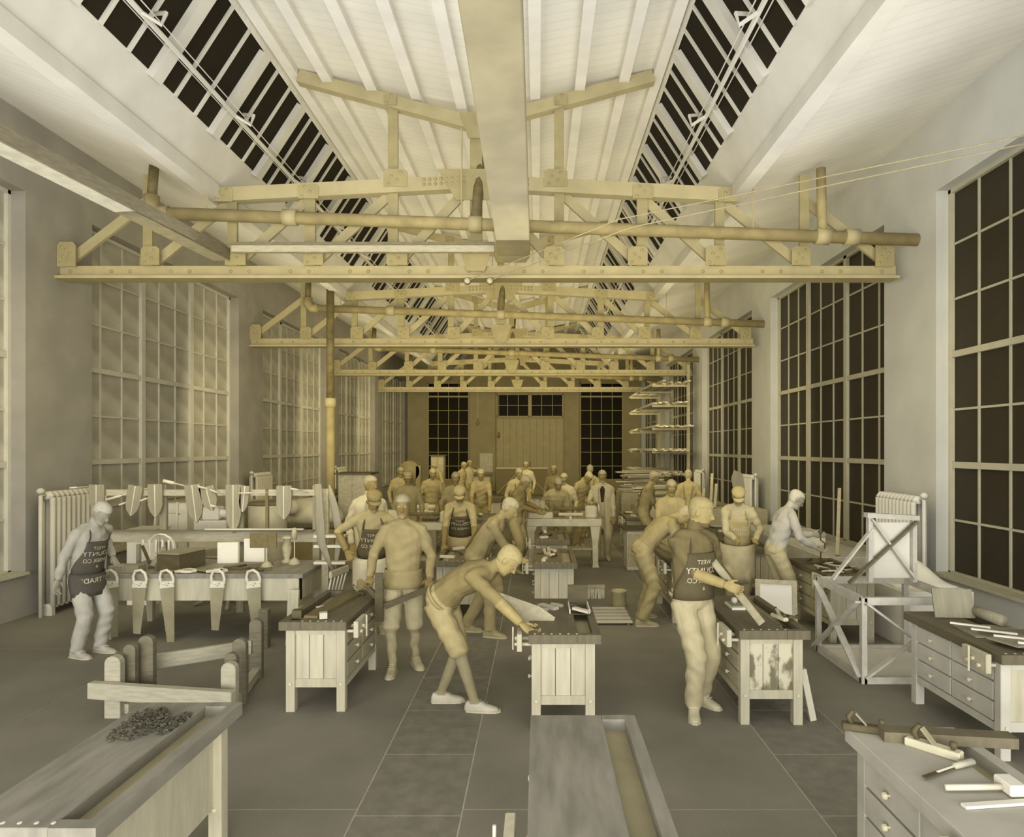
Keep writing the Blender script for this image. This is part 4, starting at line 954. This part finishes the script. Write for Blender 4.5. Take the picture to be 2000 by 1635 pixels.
def person(label, x, y, yaw, H=1.72, lean=4, side=0, pel=None, feet=None, hands=(None, None), hyaw=0, pitch=8, top='tan', leg='mid', shin=None, shoe='shoed', fore=None, skin=None,
           fine=False, girth=1.0, cap=None, bald=False, apron=None, letters=None, strap=None, coat=None, tie=False, knick=False, belt=None, poles=(None, None), group=None, drop=.25, hairm=None, curl=(.9, .9), bibt=.72, hem=None, laces=False):
    k = H/1.72; ya = math.radians(yaw); R = Rz(ya); Ri = Rz(-ya); base = V((x, y, 0))
    root = thing('person', label, 'person', base, yaw, group)
    def W(p): return Ri @ (V(p) - base)
    skin = skin or m_skin; skin_hi = m_hair
    lat = V((1, 0, 0)); F = V((0, -1, 0)); Z = V((0, 0, 1))
    P = W(pel) if pel else V((0, 0, .93*k - .0006*lean*k))
    l1, l2 = math.radians(lean*.85), math.radians(lean*1.12); sd = math.radians(side)
    u1 = (V((math.sin(sd), -math.sin(l1), math.cos(l1)))).normalized(); u2 = (V((math.sin(sd), -math.sin(l2), math.cos(l2)))).normalized()
    SP = .53*k
    def spine(t):
        if t < .5: return P + u1*(SP*t), u1
        return P + u1*(SP*.5) + u2*(SP*(t - .5)), u2
    def tring(t):
        c, u = spine(t); la = (lat - u*lat.dot(u)).normalized(); f = la.cross(u).normalized()
        i = 0
        while i < len(TOR) - 2 and t > TOR[i+1][0]: i += 1
        a_, b_ = TOR[i], TOR[i+1]; q_ = min(1, max(0, (t - a_[0])/(b_[0] - a_[0])))
        return c, la, f, (a_[1] + (b_[1]-a_[1])*q_)*k*girth, (a_[2] + (b_[2]-a_[2])*q_)*k*girth
    def surf(th, t, off):
        if t >= 0: c, la, f, r1, r2 = tring(t)
        else:
            c, la, f, r1, r2 = tring(0); c = c + V((0, -.02*min(1, -t), t)); r1 *= 1.06; r2 *= 1.10
            f = V((f.x, f.y, 0)).normalized(); la = V((la.x, la.y, 0)).normalized()
        return c + la*((r1 + off)*math.sin(th)) + f*((r2 + off)*math.cos(th))
    B = MB(); HB = MB(); caps = []
    B.loft([ring(tring(t)[0], tring(t)[1], tring(t)[2], tring(t)[3], tring(t)[4]) for t, _, _ in TOR])
    caps += [(spine(-.1)[0], spine(.02)[0], .15*k, .16*k, 'leg'), (spine(.09)[0], spine(.93)[0], .15*k, .16*k, 'top'), (spine(.90)[0] + lat*.12*k, spine(.90)[0] - lat*.12*k, .09*k, .09*k, 'top')]
    N = spine(1.0)[0]
    pr = math.radians(pitch); hy = math.radians(hyaw)
    hf = Rz(hy) @ V((0, -math.cos(pr), -math.sin(pr))); hu = Rz(hy) @ V((0, -math.sin(pr), math.cos(pr))); hl = hu.cross(hf)*-1
    hl = hf.cross(hu)*1; hl = V(hl).normalized()
    nt = N + (u2*.6 + hu*.5).normalized()*.075*k
    HC = nt + hu*.095*k + hf*.022*k
    B.tube([spine(.93)[0], N + u2*.02, nt + hu*.02*k, HC - hu*.02*k], [.065*k, .056*k, .053*k, .05*k], 12)
    B.loft([ring(HC + hu*(h*k) + hf*(fo*k), hl, hf, a_*k, b_*k, 14) for h, a_, b_, fo in HEAD])
    B.tube([HC + hf*.092*k + hu*.02*k, HC + hf*.106*k - hu*.005*k, HC + hf*.118*k - hu*.03*k, HC + hf*.095*k - hu*.042*k], [.008*k, .011*k, .015*k, .008*k], 8)
    Mh = Matrix((hl, hf, hu)).transposed()
    B.ell(HC + hf*.084*k + hu*.030*k, .052*k, .014*k, .011*k, Mh); B.ell(HC + hf*.083*k - hu*.067*k, .026*k, .012*k, .012*k, Mh); B.ell(HC + hf*.075*k - hu*.1*k, .022*k, .018*k, .016*k, Mh)
    for s_ in (-1, 1): B.ell(HC + hl*(s_*.078*k) - hu*.008*k - hf*.012*k, .011*k, .02*k, .032*k, Mh)
    caps += [(N + u2*.05, HC, .05*k, .06*k, 'skin'), (HC - hu*.04*k, HC + hu*.03*k, .085*k, .085*k, 'skin')]
    for i, s_ in enumerate((1, -1)):
        S = spine(.87)[0] + lat*(s_*.172*k*girth)
        T = hands[i]
        T = W(T) if T is not None else S + V((s_*.07, -.06 - .0*lean, -.50*k))
        pole = V(poles[i]) if poles[i] else V((s_*.55, .8, -.35))
        E, Wr = ik(S, T, .285*k, .255*k, pole)
        B.tube([S - lat*(s_*.06), S + lat*(s_*.004), S.lerp(E, .25), S.lerp(E, .6), E, E.lerp(Wr, .4), Wr], [.055*k, .060*k, .060*k, .056*k, .052*k, .049*k, .038*k], 12)
        B.tube([spine(1.0)[0] + lat*(s_*.03), spine(.95)[0] + lat*(s_*.10*k), S + u2*.004], [.05*k, .055*k, .056*k], 10)
        dh = (Wr - E).normalized(); side_ = dh.cross(F if abs(dh.dot(F)) < .9 else Z).normalized(); pn = side_.cross(dh).normalized()
        hb = HB if fine else B; hs = k*(1.0 if fine else 1.12)
        palm = Wr + dh*.055*hs
        hb.tube([Wr - dh*.03, Wr + dh*.01, palm, Wr + dh*.095*hs], [.028*hs, .030*hs, .042*hs, .038*hs], 10, .5, pn)
        lens = (.036, .042, .039, .030); cv = curl[i]
        for j in range(4):
            o_ = Wr + dh*.088*hs + side_*((j - 1.5)*.0205*hs); q_ = [o_ - dh*.02]; dcur = dh; a_ = cv*.35
            for m_ in range(3):
                dcur = (dh*math.cos(a_) + pn*math.sin(a_)); q_.append(q_[-1] + dcur*(lens[j] if m_ else lens[j] + .02)*hs*(1 - .12*m_)); a_ += cv*.7
            hb.tube(q_, [.0095*hs, .0095*hs, .0088*hs, .0068*hs], 7)
        to = Wr + dh*.03*hs + side_*(.035*hs*(1 if s_ > 0 else -1)); td = (dh*.7 + side_*(.6*(1 if s_ > 0 else -1)) + pn*.4*cv).normalized()
        hb.tube([to - td*.02, to + td*.025*hs, to + (td + dh*.5).normalized()*.065*hs], [.013*hs, .011*hs, .008*hs], 7)
        caps += [(S, E, .06*k, .05*k, 'top'), (E, Wr - dh*.02, .048*k, .035*k, 'fore'), (Wr + dh*.025, Wr + dh*.16*hs, .034*k, .03*k, 'skin')]
    fw = feet or [(x + (R @ V((.10, .02, 0))).x, y + (R @ V((.10, .02, 0))).y, 12), (x + (R @ V((-.10, -.05, 0))).x, y + (R @ V((-.10, -.05, 0))).y, -10)]
    for i, s_ in enumerate((1, -1)):
        fx, fy, fr = fw[i]; A = W((fx, fy, .085*k)); Hp = P + lat*(s_*.088*k) - u1*.03*k
        K, A2 = ik(Hp, A, .44*k, .42*k, V((s_*.10, -1, .1)))
        A = V((A2.x, A2.y, .085*k))
        if knick: rr = [.10, .098, .092, .088, .056, .052, .038]
        else: rr = [.100, .097, .088, .082, .078, .076, .070]
        pts = [Hp, Hp.lerp(K, .25), Hp.lerp(K, .7), K.lerp(A, .06), K.lerp(A, .14 if knick else .2), K.lerp(A, .4), A + V((0, 0, -.005 if not knick else 0))]
        B.tube(pts, [q_*k*(girth*.5 + .5) for q_ in rr], 12)
        fd = Rz(math.radians(fr)) @ F; fs = fd.cross(Z)
        sh = [(-.085, .022, .05), (-.07, .034, .085), (-.02, .040, .11), (.04, .042, .10), (.10, .047, .062), (.155, .045, .048), (.19, .032, .036), (.203, .014, .022)]
        A0 = V((A.x, A.y, 0))
        B.loft([[A0 + fd*(t_*k) + fs*(w_*k*math.cos(a_)) + Z*(h_*k*(.5 + .5*math.sin(a_)) if math.sin(a_) > -.5 else .0) for a_ in [2*math.pi*j/12 for j in range(12)]] for t_, w_, h_ in sh])
        caps += [(Hp, K, .095*k, .075*k, 'leg'), (K, A + V((0, 0, .03)), .065*k, .05*k, 'shin'), (A0 + V((0, 0, .03)) - fd*.05, A0 + fd*.16*k + V((0, 0, .025)), .045*k, .04*k, 'shoe')]
    tops = C[top]; legs = C[leg]
    lab = {'skin': skin, 'top': tops, 'fore': fore if fore else tops, 'leg': legs, 'shin': C[shin] if shin else legs, 'shoe': C[shoe]}
    if lab['fore'] == 'skin': lab['fore'] = skin
    PENDING.append((root, B, HB if fine else None, caps, lab, .011 if fine else (.016 if y < 12 else .02)))
    # hair or cap: cap-shaped shell that sinks under the skin at the face
    rings = []; nn = 26; sst = lambda a, b, v: (lambda q: q*q*(3 - 2*q))(min(1, max(0, (v - a)/(b - a))))
    hh = [h_[0] for h_ in HEAD]
    for ii in range(22):
        h = -.07 + .187*ii/21
        a_, b_, fo = [float(np.interp(h, hh, [q_[m_] for q_ in HEAD])) for m_ in (1, 2, 3)]
        q_ = []
        for j in range(nn):
            th = 2*math.pi*j/nn; fr_ = math.sin(th)          # 1 = face side
            lim = -.055 + .112*sst(-.45, .45, fr_)
            g_ = sst(-.010, .004, h - lim); f_ = .86 + (.185 if bald else .215)*g_
            q_.append(HC + hu*((h + (.010*sst(.06, .11, h) if not bald else 0))*k) + hf*(fo*k) + hl*(a_*k*f_*math.cos(th)) + hf*(b_*k*f_*math.sin(th)))
        rings.append(q_)
    MB().loft(rings).build('hair', hairm or m_hair, root, True)
    if cap:
        c = MB(); rg = []
        for h, a_, b_ in ((.045, .080, .102), (.06, .088, .112), (.09, .092, .115), (.118, .07, .088), (.128, .02, .03)): rg.append(ring(HC + hu*(h*k) - hf*.004, hl, hf, a_*k, b_*k, 16))
        c.loft(rg); cp = c.build('cap', C[cap], root, True)
        v_ = MB(); v_.loft([[HC + hu*((.046 - .0*i)*k + dz) + hl*(w_*k*math.cos(a_)) + hf*(.085*k + d_*k*math.sin(a_)) for a_ in [math.pi*j/8 for j in range(9)]] for i, (w_, d_, dz) in enumerate(((.07, .03, .006), (.074, .075, -.008), (.072, .073, -.014), (.068, .028, -.002)))]); v_.build('visor', C[cap], cp, True)
    for s_ in (-1, 1): MB().ell(HC + hl*(s_*.031*k) + hf*.087*k + hu*.012*k, .013*k, .006*k, .007*k, Mh, 8, 5).build('eye', m_eye, root, True)
    MB().ell(HC + hf*.094*k - hu*.062*k, .020*k, .005*k, .004*k, Mh, 8, 5).build('mouth', m_lip, root, True)
    def sheet(name, m, ths, ts, off, par=root):
        b = MB(); n_ = len(ths[0]) if isinstance(ths[0], (list, tuple)) else len(ths)
        vs_ = []
        for i, t in enumerate(ts):
            row = ths[i] if isinstance(ths[0], (list, tuple)) else ths
            for j, th in enumerate(row): vs_.append(surf(th, t, off + .004*math.sin(5*th + 9*t)))
        fs_ = [(i*n_ + j, i*n_ + j + 1, (i+1)*n_ + j + 1, (i+1)*n_ + j) for i in range(len(ts) - 1) for j in range(n_ - 1)]
        o = b.add(vs_, fs_).build(name, m, par, True)
        s_ = o.modifiers.new('thick', 'SOLIDIFY'); s_.thickness = .008; s_.offset = 1
        return o
    def spread(w_, n_=13): return [math.radians(-w_ + 2*w_*j/(n_ - 1)) for j in range(n_)]
    if apron:
        bib, skirt = apron
        ts = [bibt, bibt - .10, bibt - .22, .38, .25, .12, .0]; ws = [38, 40, 46, 58, 74, 84, 86]
        bb = sheet('apron', C[bib], [spread(w_) for w_ in ws], ts, .016)
        if skirt:
            ts = [.02, -.08, -.2, -.32, -.42, -.52] if drop > .4 else [.02, -.06, -.12, -.18, -.24]
            sheet('apron_skirt', C[skirt], [spread(w_) for w_ in ([86, 88, 86, 82, 78, 74] if drop > .4 else [86, 88, 86, 82, 76])], ts, .055 if drop > .4 else .020)
        for s_ in (-1, 1):
            b = MB(); b.tube([surf(s_*math.radians(33), bibt, .02), surf(s_*math.radians(30), .84, .024), spine(.99)[0] + lat*(s_*.065*k) + F*.03, spine(.99)[0] + lat*(s_*.05*k) - F*.045], .011, 6, .5)
            b.build('strap', C[bib], bb, True)
        if letters:
            for li, (txt, t0, size) in enumerate(letters):
                cu = bpy.data.curves.new('text', 'FONT'); cu.body = txt; cu.size = size; cu.align_x = 'CENTER'
                to_ = bpy.data.objects.new('text', cu); COL.objects.link(to_)
                me = bpy.data.meshes.new_from_object(to_.evaluated_get(bpy.context.evaluated_depsgraph_get())); bpy.data.objects.remove(to_)
                bm = bmesh.new(); bm.from_mesh(me); bmesh.ops.subdivide_edges(bm, edges=[e for e in bm.edges if e.calc_length() > .015], cuts=1); bm.to_mesh(me); bm.free()
                for v_ in me.vertices:
                    vx, vy = v_.co.x, v_.co.y
                    t = t0 + vy/SP if t0 >= 0 else t0 + vy
                    v_.co = surf(-vx/(.20*k), t, .030)       # the plate shows every word in mirror writing
                me.materials.clear(); me.materials.append(m_letter)
                o = bpy.data.objects.new('lettering', me); COL.objects.link(o); o.parent = bb
    if strap:
        for s_ in (-1, 1):
            b = MB(); b.tube([surf(s_*math.radians(28), t, .012) for t in (.1, .3, .5, .7, .85)] + [spine(.985)[0] + lat*(s_*.085*k)] + [surf(math.pi - s_*math.radians(28 - 4*i), t, .012) for i, t in enumerate((.85, .6, .35, .1))], .014, 6, .5)
            b.build('suspender', C[strap], root, True)
    if coat:
        th = [math.radians(a_) for a_ in range(14, 347, 12)]
        sheet('coat', C[coat], th, [.94, .85, .7, .5, .3, .12, .0, -.1, -.22, -.34, -.46], .022)
    if tie:
        b = MB(); b.loft([[surf(a_, t, o_) for a_, o_ in ((-w_, .012), (w_, .012), (w_, .024), (-w_, .024))] for t, w_ in ((.97, .14), (.85, .22), (.6, .16), (.4, .12))]); b.build('tie', C['black'], root)
    if hem is not None:
        sheet('sweater_hem', tops, [math.radians(a_) for a_ in range(180, 541, 15)], [.16, .08, .0, -.04, hem], .004)
    if fine:
        for (fx_, fy_, fr_), s_ in zip(fw, (1, -1)):
            A0 = W((fx_, fy_, 0)); fd = Rz(math.radians(fr_)) @ F; fs = fd.cross(Z)
            for q_ in range(3):
                c_ = A0 + fd*((.045 + .025*q_)*k) + Z*((.098 - .013*q_)*k)
                MB().tube([c_ - fs*.028, c_ + Z*.008, c_ + fs*.028], .004, 5).build('shoe_lace', C['white'] if shoe != 'shoe' else C['stock'], root)
            so = MB(); so.loft([[A0 + fd*(t_*k) + fs*(w_*k) + Z*z_ for t_, w_ in ((-.088, 0), (-.075, .036), (-.02, .043), (.06, .047), (.12, .051), (.17, .046), (.207, .018), (.207, -.018), (.17, -.046), (.12, -.051), (.06, -.047), (-.02, -.043), (-.075, -.036))] for z_ in (.001, .016)])
            so.build('shoe_sole', C['white'], root)
    if belt:
        sheet('belt', C[belt], [math.radians(a_) for a_ in range(180, 541, 15)], [.07, .02], .010)
    # collar
    b = MB(); b.loft([ring(spine(t)[0] + (F*.004), tring(t)[1], tring(t)[2], r_*k, r_*k*.95, 14) for t, r_ in ((.95, .082), (1.0, .070), (1.05, .064))], False)
    o = b.build('collar', C['black'] if tie else tops, root, True); s_ = o.modifiers.new('thick', 'SOLIDIFY'); s_.thickness = .008
    return root
LET = [('WEST', .56, .05), ('COUNTY', .41, .075), ('LUMBER CO.', .27, .058), ('&', .16, .04)]
# the people at the front benches
person('person in a grey jumper and dark lettered apron standing at the saw table end', -4.80, 7.06, 72, 1.66, lean=13, pitch=36, hyaw=6, top='grey', leg='greyl', shoe='greyl', skin=m_sking, fine=True,
       feet=[(-4.72, 7.17, 8), (-4.84, 6.98, 0)], hands=((-4.70, 7.36, 1.0), (-4.95, 6.86, .84)), apron=('greyapron', 'greyapron'), letters=LET + [('OF TRADE', -.10, .07)], drop=.25, hairm=mat('hair_grey', (186, 182, 166), .8, .1, 40, .3, bscale=120))
person('person in a knitted sweater and knickers holding a hinged wooden V', -1.33, 6.58, 6, 1.72, lean=3, pitch=4, top='sweater', leg='pale', shin='pale', shoe='pale', fine=True, knick=True, girth=1.05,
       feet=[(-1.24, 6.74, 22), (-1.42, 6.50, -4)], hands=((-1.05, 6.44, .94), (-1.62, 6.42, .96)), poles=((.35, 1, 0), (-.35, 1, 0)), hem=-.10)
t = thing('hinged_square', 'dark hinged wooden bar bent to a V, held at its two ends', 'square', (0, 0, 0))
MB().beam((-1.64, 6.33, .90), (-1.45, 6.30, .70), .03, .045).build('bar', m_dark, t); MB().beam((-1.45, 6.30, .70), (-1.04, 6.34, .86), .03, .055).build('bar', m_dark, t)
person('person in knickers and stockings bending far over the bench vise', -.76, 5.68, 66, 1.74, lean=60, pitch=50, hyaw=22, pel=(-.82, 5.70, .92), top='olive', leg='tan', shin='stock', shoe='shoe', skin=m_skinl, fine=True, knick=True, fore='skin', girth=1.05,
       feet=[(-.84, 5.76, 28), (-.52, 5.56, 20)], hands=((-.16, 5.42, .80), (-.12, 5.26, .80)), poles=((-.2, .3, -.9), (-.5, -.3, .1)), hairm=mat('hair_bent', (170, 156, 110), .8, .1, 40, .3, bscale=120), belt='mid')
person('person in a dark shirt and lettered apron holding a plank over the stained bench', 1.29, 5.60, 24, 1.77, lean=3, pitch=14, hyaw=46, top='brown', leg='pale', shoe='white', fine=True, fore='skin', skin=m_skinl, girth=1.04,
       feet=[(1.40, 5.73, 14), (1.28, 5.48, -34)], hands=((1.56, 5.52, 1.09), (1.50, 5.36, 1.10)), apron=('darkapron', None), letters=LET, belt='pale', drop=.2, hairm=mat('hair_tan', (162, 148, 102), .8, .1, 40, .3, bscale=120))
t = thing('held_plank', 'long narrow plank held slanting down to the bench top', 'plank', (0, 0, 0))
MB().beam((1.45, 5.53, 1.27), (1.79, 5.31, .80), .075, .02, (.5, -.8, .5)).build('plank_board', m_plank, t); MB().beam((1.48, 5.545, 1.28), (1.82, 5.325, .81), .012, .03, (.5, -.8, .5)).build('edge_strip', m_dark, t)
# the second row
person('person in a tall white apron with a dark bib, hand on hip', -1.98, 7.98, 14, 1.72, lean=16, pitch=26, hyaw=8, top='tan', leg='mid', cap='olive', apron=('darkapron', 'white'), letters=LET[:3], drop=.5, fine=True, fore='skin',
       hands=((-1.66, 7.78, .98), (-2.24, 7.78, 1.0)), poles=((.8, .5, -.2), (-1, .5, .2)))
person('person in a white coat with a black collar behind the white apron wearer', -2.30, 9.02, 32, 1.80, lean=2, pitch=4, hyaw=24, top='white', leg='tan', coat='white', tie=True)
person('person with a dark bib apron leaning over a bench with both arms down', -1.16, 9.98, 4, 1.72, lean=26, pitch=34, top='tan', leg='mid', cap='mid', apron=('darkapron', 'tan'), letters=LET[:3], hands=((-.92, 9.62, .82), (-1.36, 9.60, .82)), fore='skin')
person('person in dark braces bending toward the bench behind the knickers wearer', -.74, 7.86, 78, 1.74, lean=34, pitch=34, top='sweater', leg='tan', strap='brown', skin=m_skinl, fine=True, feet=[(-.86, 7.98, 5), (-.56, 7.74, -5)], hands=((-.30, 8.08, .92), (-.26, 7.90, .92)))
person('person in a dark vest working at the headstock of the lathe', -.40, 11.75, 66, 1.74, lean=9, pitch=34, top='olive', leg='tan', fore='skin', hands=((-.02, 12.05, 1.12), (-.04, 11.75, 1.08)))
person('person in a long pale coat and black tie standing at the lathe tailstock', 1.26, 13.05, -6, 1.74, lean=2, pitch=6, top='pale', leg='pale', coat='pale', tie=True, shoe='pale', hands=((1.46, 12.9, .85), (1.05, 12.72, 1.12)))
person('person bending with face down over the bench by the bucket', 1.30, 8.36, 96, 1.76, lean=46, pitch=70, top='sweater', leg='tan', skin=m_skinl, fine=True, feet=[(1.34, 8.60, 10), (1.28, 8.22, -6)], hands=((1.72, 8.58, .86), (1.72, 8.42, .88)), poles=((0, .3, -1), (-.2, -.3, -1)))
person('person in a striped shirt facing the lens behind the bending man', 1.98, 9.98, -4, 1.72, lean=8, pitch=14, top='tan', leg='mid', hands=((2.18, 9.66, .82), (1.78, 9.66, .82)), fore='skin')
person('person in a vest with sleeves rolled working before the lumber heap', 2.10, 13.25, 70, 1.74, lean=14, pitch=20, top='mid', leg='tan', fore='skin', strap='brown', hands=((2.45, 13.6, .9), (2.45, 13.3, .9)))
person('person in a light bib apron looking down beside the window bench row', 2.72, 9.08, -14, 1.70, lean=14, pitch=36, top='pale', leg='pale', cap='tan', apron=('tan', 'pale'), letters=LET[1:3], skin=m_skinl, fine=True, hands=((2.86, 8.73, 1.0), (2.58, 8.71, 1.0)), drop=.5)
person('person in light overalls turning a carpenter brace at the window bench', 2.98, 8.36, 94, 1.72, lean=18, pitch=34, top='greyl', leg='pale', skin=m_sking, fine=True, hairm=mat('hair_grey', (186, 182, 166)), hands=((3.42, 8.30, 1.12), (3.40, 8.16, .98)), bald=True, feet=[(2.94, 8.48, 6), (3.04, 8.24, -6)])
t = thing('carpenter_brace', 'dark cranked carpenter brace standing on the bench under two hands', 'brace', (3.48, 8.2, .765))
MB().tube([(0, 0, 0), (0, 0, .14), (.05, 0, .18), (.05, 0, .26), (0, 0, .30), (0, 0, .38)], .009, 7).build('crank', m_dark, t, True); MB().ell((0, 0, .40), .03, .03, .018).build('brace_head', m_dark, t, True)
person('person in braces seen from behind near the heap of loose boards', 3.12, 13.85, 165, 1.74, lean=12, pitch=16, top='tan', leg='mid', strap='olive')
# farther along the hall
far = [
 ('person in a pale shirt by the band saw', -3.38, 16.2, 30, 1.72, 6, 12, 'tan', 'mid', {}),
 ('person in a flat cap standing behind the sweater wearer', -2.44, 12.5, 10, 1.74, 6, 10, 'mid', 'mid', {'cap': 'tan'}),
 ('person with folded sleeves at the pale vise aisle bench', -2.46, 15.3, 20, 1.74, 12, 20, 'mid', 'olive', {'fore': 'skin'}),
 ('person bowed in profile before the end wall window behind the band saw', -3.15, 21.8, -65, 1.74, 16, 28, 'tan', 'mid', {}),
 ('person in profile before the end wall window by the band saw, turned to the aisle', -2.55, 21.7, 62, 1.74, 10, 16, 'tan', 'mid', {}),
 ('person raising one arm at the edge of the end wall window by the band saw', -2.36, 22.6, 40, 1.76, 3, 5, 'pale', 'mid', {'hands': ((-2.05, 22.4, 1.5), None)}),
 ('person with a moustache and rolled sleeves behind the bib apron man', -1.60, 12.75, 14, 1.74, 10, 16, 'mid', 'tan', {'fore': 'skin'}),
 ('person in a striped vest leaning both hands on a bench', -1.28, 14.95, 4, 1.74, 14, 20, 'mid', 'olive', {'hands': ((-1.05, 14.5, .82), (-1.45, 14.5, .82)), 'fore': 'skin'}),
 ('person in braces behind the lathe worker', -.52, 15.3, 30, 1.74, 10, 22, 'tan', 'mid', {'strap': 'brown'}),
 ('person standing alone before the X braced panel', -.37, 21.0, -10, 1.74, 2, 4, 'pale', 'mid', {}),
 ('person in a dark shirt standing before the sliding door edge', .42, 16.9, -15, 1.74, 3, 6, 'olive', 'mid', {}),
 ('person leaning forward just behind the lathe blank', .34, 13.25, 8, 1.72, 30, 34, 'tan', 'mid', {'hands': ((.5, 12.95, 1.0), (.2, 12.95, 1.0))}),
 ('person in a loose collar between the lathe and the stooping man', .56, 14.05, -8, 1.66, 8, 14, 'pale', 'mid', {}),
 ('person stooping with bowed head behind the lathe tailstock', .86, 14.65, 45, 1.78, 20, 52, 'mid', 'tan', {'fore': 'skin', 'bald': True}),
 ('person in braces with back turned before the end wall window by the lumber rack', 1.28, 16.4, 176, 1.76, 3, 6, 'tan', 'mid', {'strap': 'olive'}),
]
for lb, x, y, yw, H, ln, pt_, tp, lg_, kw in far:
    person(lb, x, y, yw, H, lean=ln, pitch=pt_, top=tp, leg=lg_, **kw)
# grow one continuous skin over every figure, then colour skin and clothes by the nearest limb
tmp = []
for root, B, HB, caps, lab, vox in PENDING:
    for b, vx in ((B, vox), (HB, .0045)):
        if b is None: continue
        me = b.mesh('tmp'); o = bpy.data.objects.new('tmp', me); COL.objects.link(o)
        m = o.modifiers.new('r', 'REMESH'); m.mode = 'VOXEL'; m.voxel_size = vx
        s_ = o.modifiers.new('s', 'SMOOTH'); s_.factor = .5; s_.iterations = 5
        tmp.append(o)
dg = bpy.context.evaluated_depsgraph_get(); dg.update()
it = iter(tmp)
for root, B, HB, caps, lab, vox in PENDING:
    vs_all, fs_all, off = [], [], 0
    for b in (B, HB):
        if b is None: continue
        me = bpy.data.meshes.new_from_object(next(it).evaluated_get(dg))
        v_ = np.empty(len(me.vertices)*3, np.float32); me.vertices.foreach_get('co', v_); v_ = v_.reshape(-1, 3)
        l_ = np.empty(len(me.loops), np.int32); me.loops.foreach_get('vertex_index', l_)
        vs_all.append(v_); fs_all.append(l_.reshape(-1, 4) + off); off += len(v_)
        bpy.data.meshes.remove(me)
    v_ = np.concatenate(vs_all); f_ = np.concatenate(fs_all)
    cen = v_[f_].mean(1); best = np.full(len(cen), 1e9); idx = np.zeros(len(cen), np.int32)
    keys = list(lab.keys())
    for a_, b_, ra, rb, lb in caps:
        a_ = np.array(a_); d_ = np.array(b_) - a_
        t_ = np.clip(((cen - a_) @ d_)/max(1e-9, d_ @ d_), 0, 1)
        dist = np.linalg.norm(cen - (a_ + t_[:, None]*d_), axis=1) - (ra + (rb - ra)*t_)
        m_ = dist < best; best[m_] = dist[m_]; idx[m_] = keys.index(lb)
    me = bpy.data.meshes.new('body'); me.from_pydata(v_.tolist(), [], f_.tolist()); me.update()
    amp_f = np.array([{'skin': 0, 'top': .0045, 'fore': .006 if lab['fore'] == lab['top'] else 0, 'leg': .004, 'shin': .005 if lab['shin'] == lab['leg'] else .001, 'shoe': 0}[kx] for kx in keys])
    amp = np.zeros(len(v_)); cnt = np.zeros(len(v_))
    for c_ in range(4): np.add.at(amp, f_[:, c_], amp_f[idx]); np.add.at(cnt, f_[:, c_], 1)
    amp /= np.maximum(cnt, 1)
    nr = np.empty(len(v_)*3, np.float32); me.vertices.foreach_get('normal', nr); nr = nr.reshape(-1, 3)
    X_, Y_, Z_ = v_[:, 0] + root.location.x, v_[:, 1], v_[:, 2]
    ph = np.sin(52*Z_ + 3.2*np.sin(9*X_ + 2) + 3*np.sin(11*Y_))*(.55 + .45*np.sin(9*X_ - 6*Z_ + 1)) + .7*np.sin(36*(X_ + .7*Z_) + 4*np.sin(12*Y_ + 5*Z_))
    me.vertices.foreach_set('co', (v_ + nr*(amp*ph)[:, None]).astype(np.float32).ravel())
    for kx in keys: me.materials.append(lab[kx])
    me.polygons.foreach_set('material_index', idx); me.polygons.foreach_set('use_smooth', np.ones(len(f_), bool)); me.update()
    o = bpy.data.objects.new('body', me); COL.objects.link(o); o.parent = root
for o in tmp:
    me = o.data; bpy.data.objects.remove(o); bpy.data.meshes.remove(me)
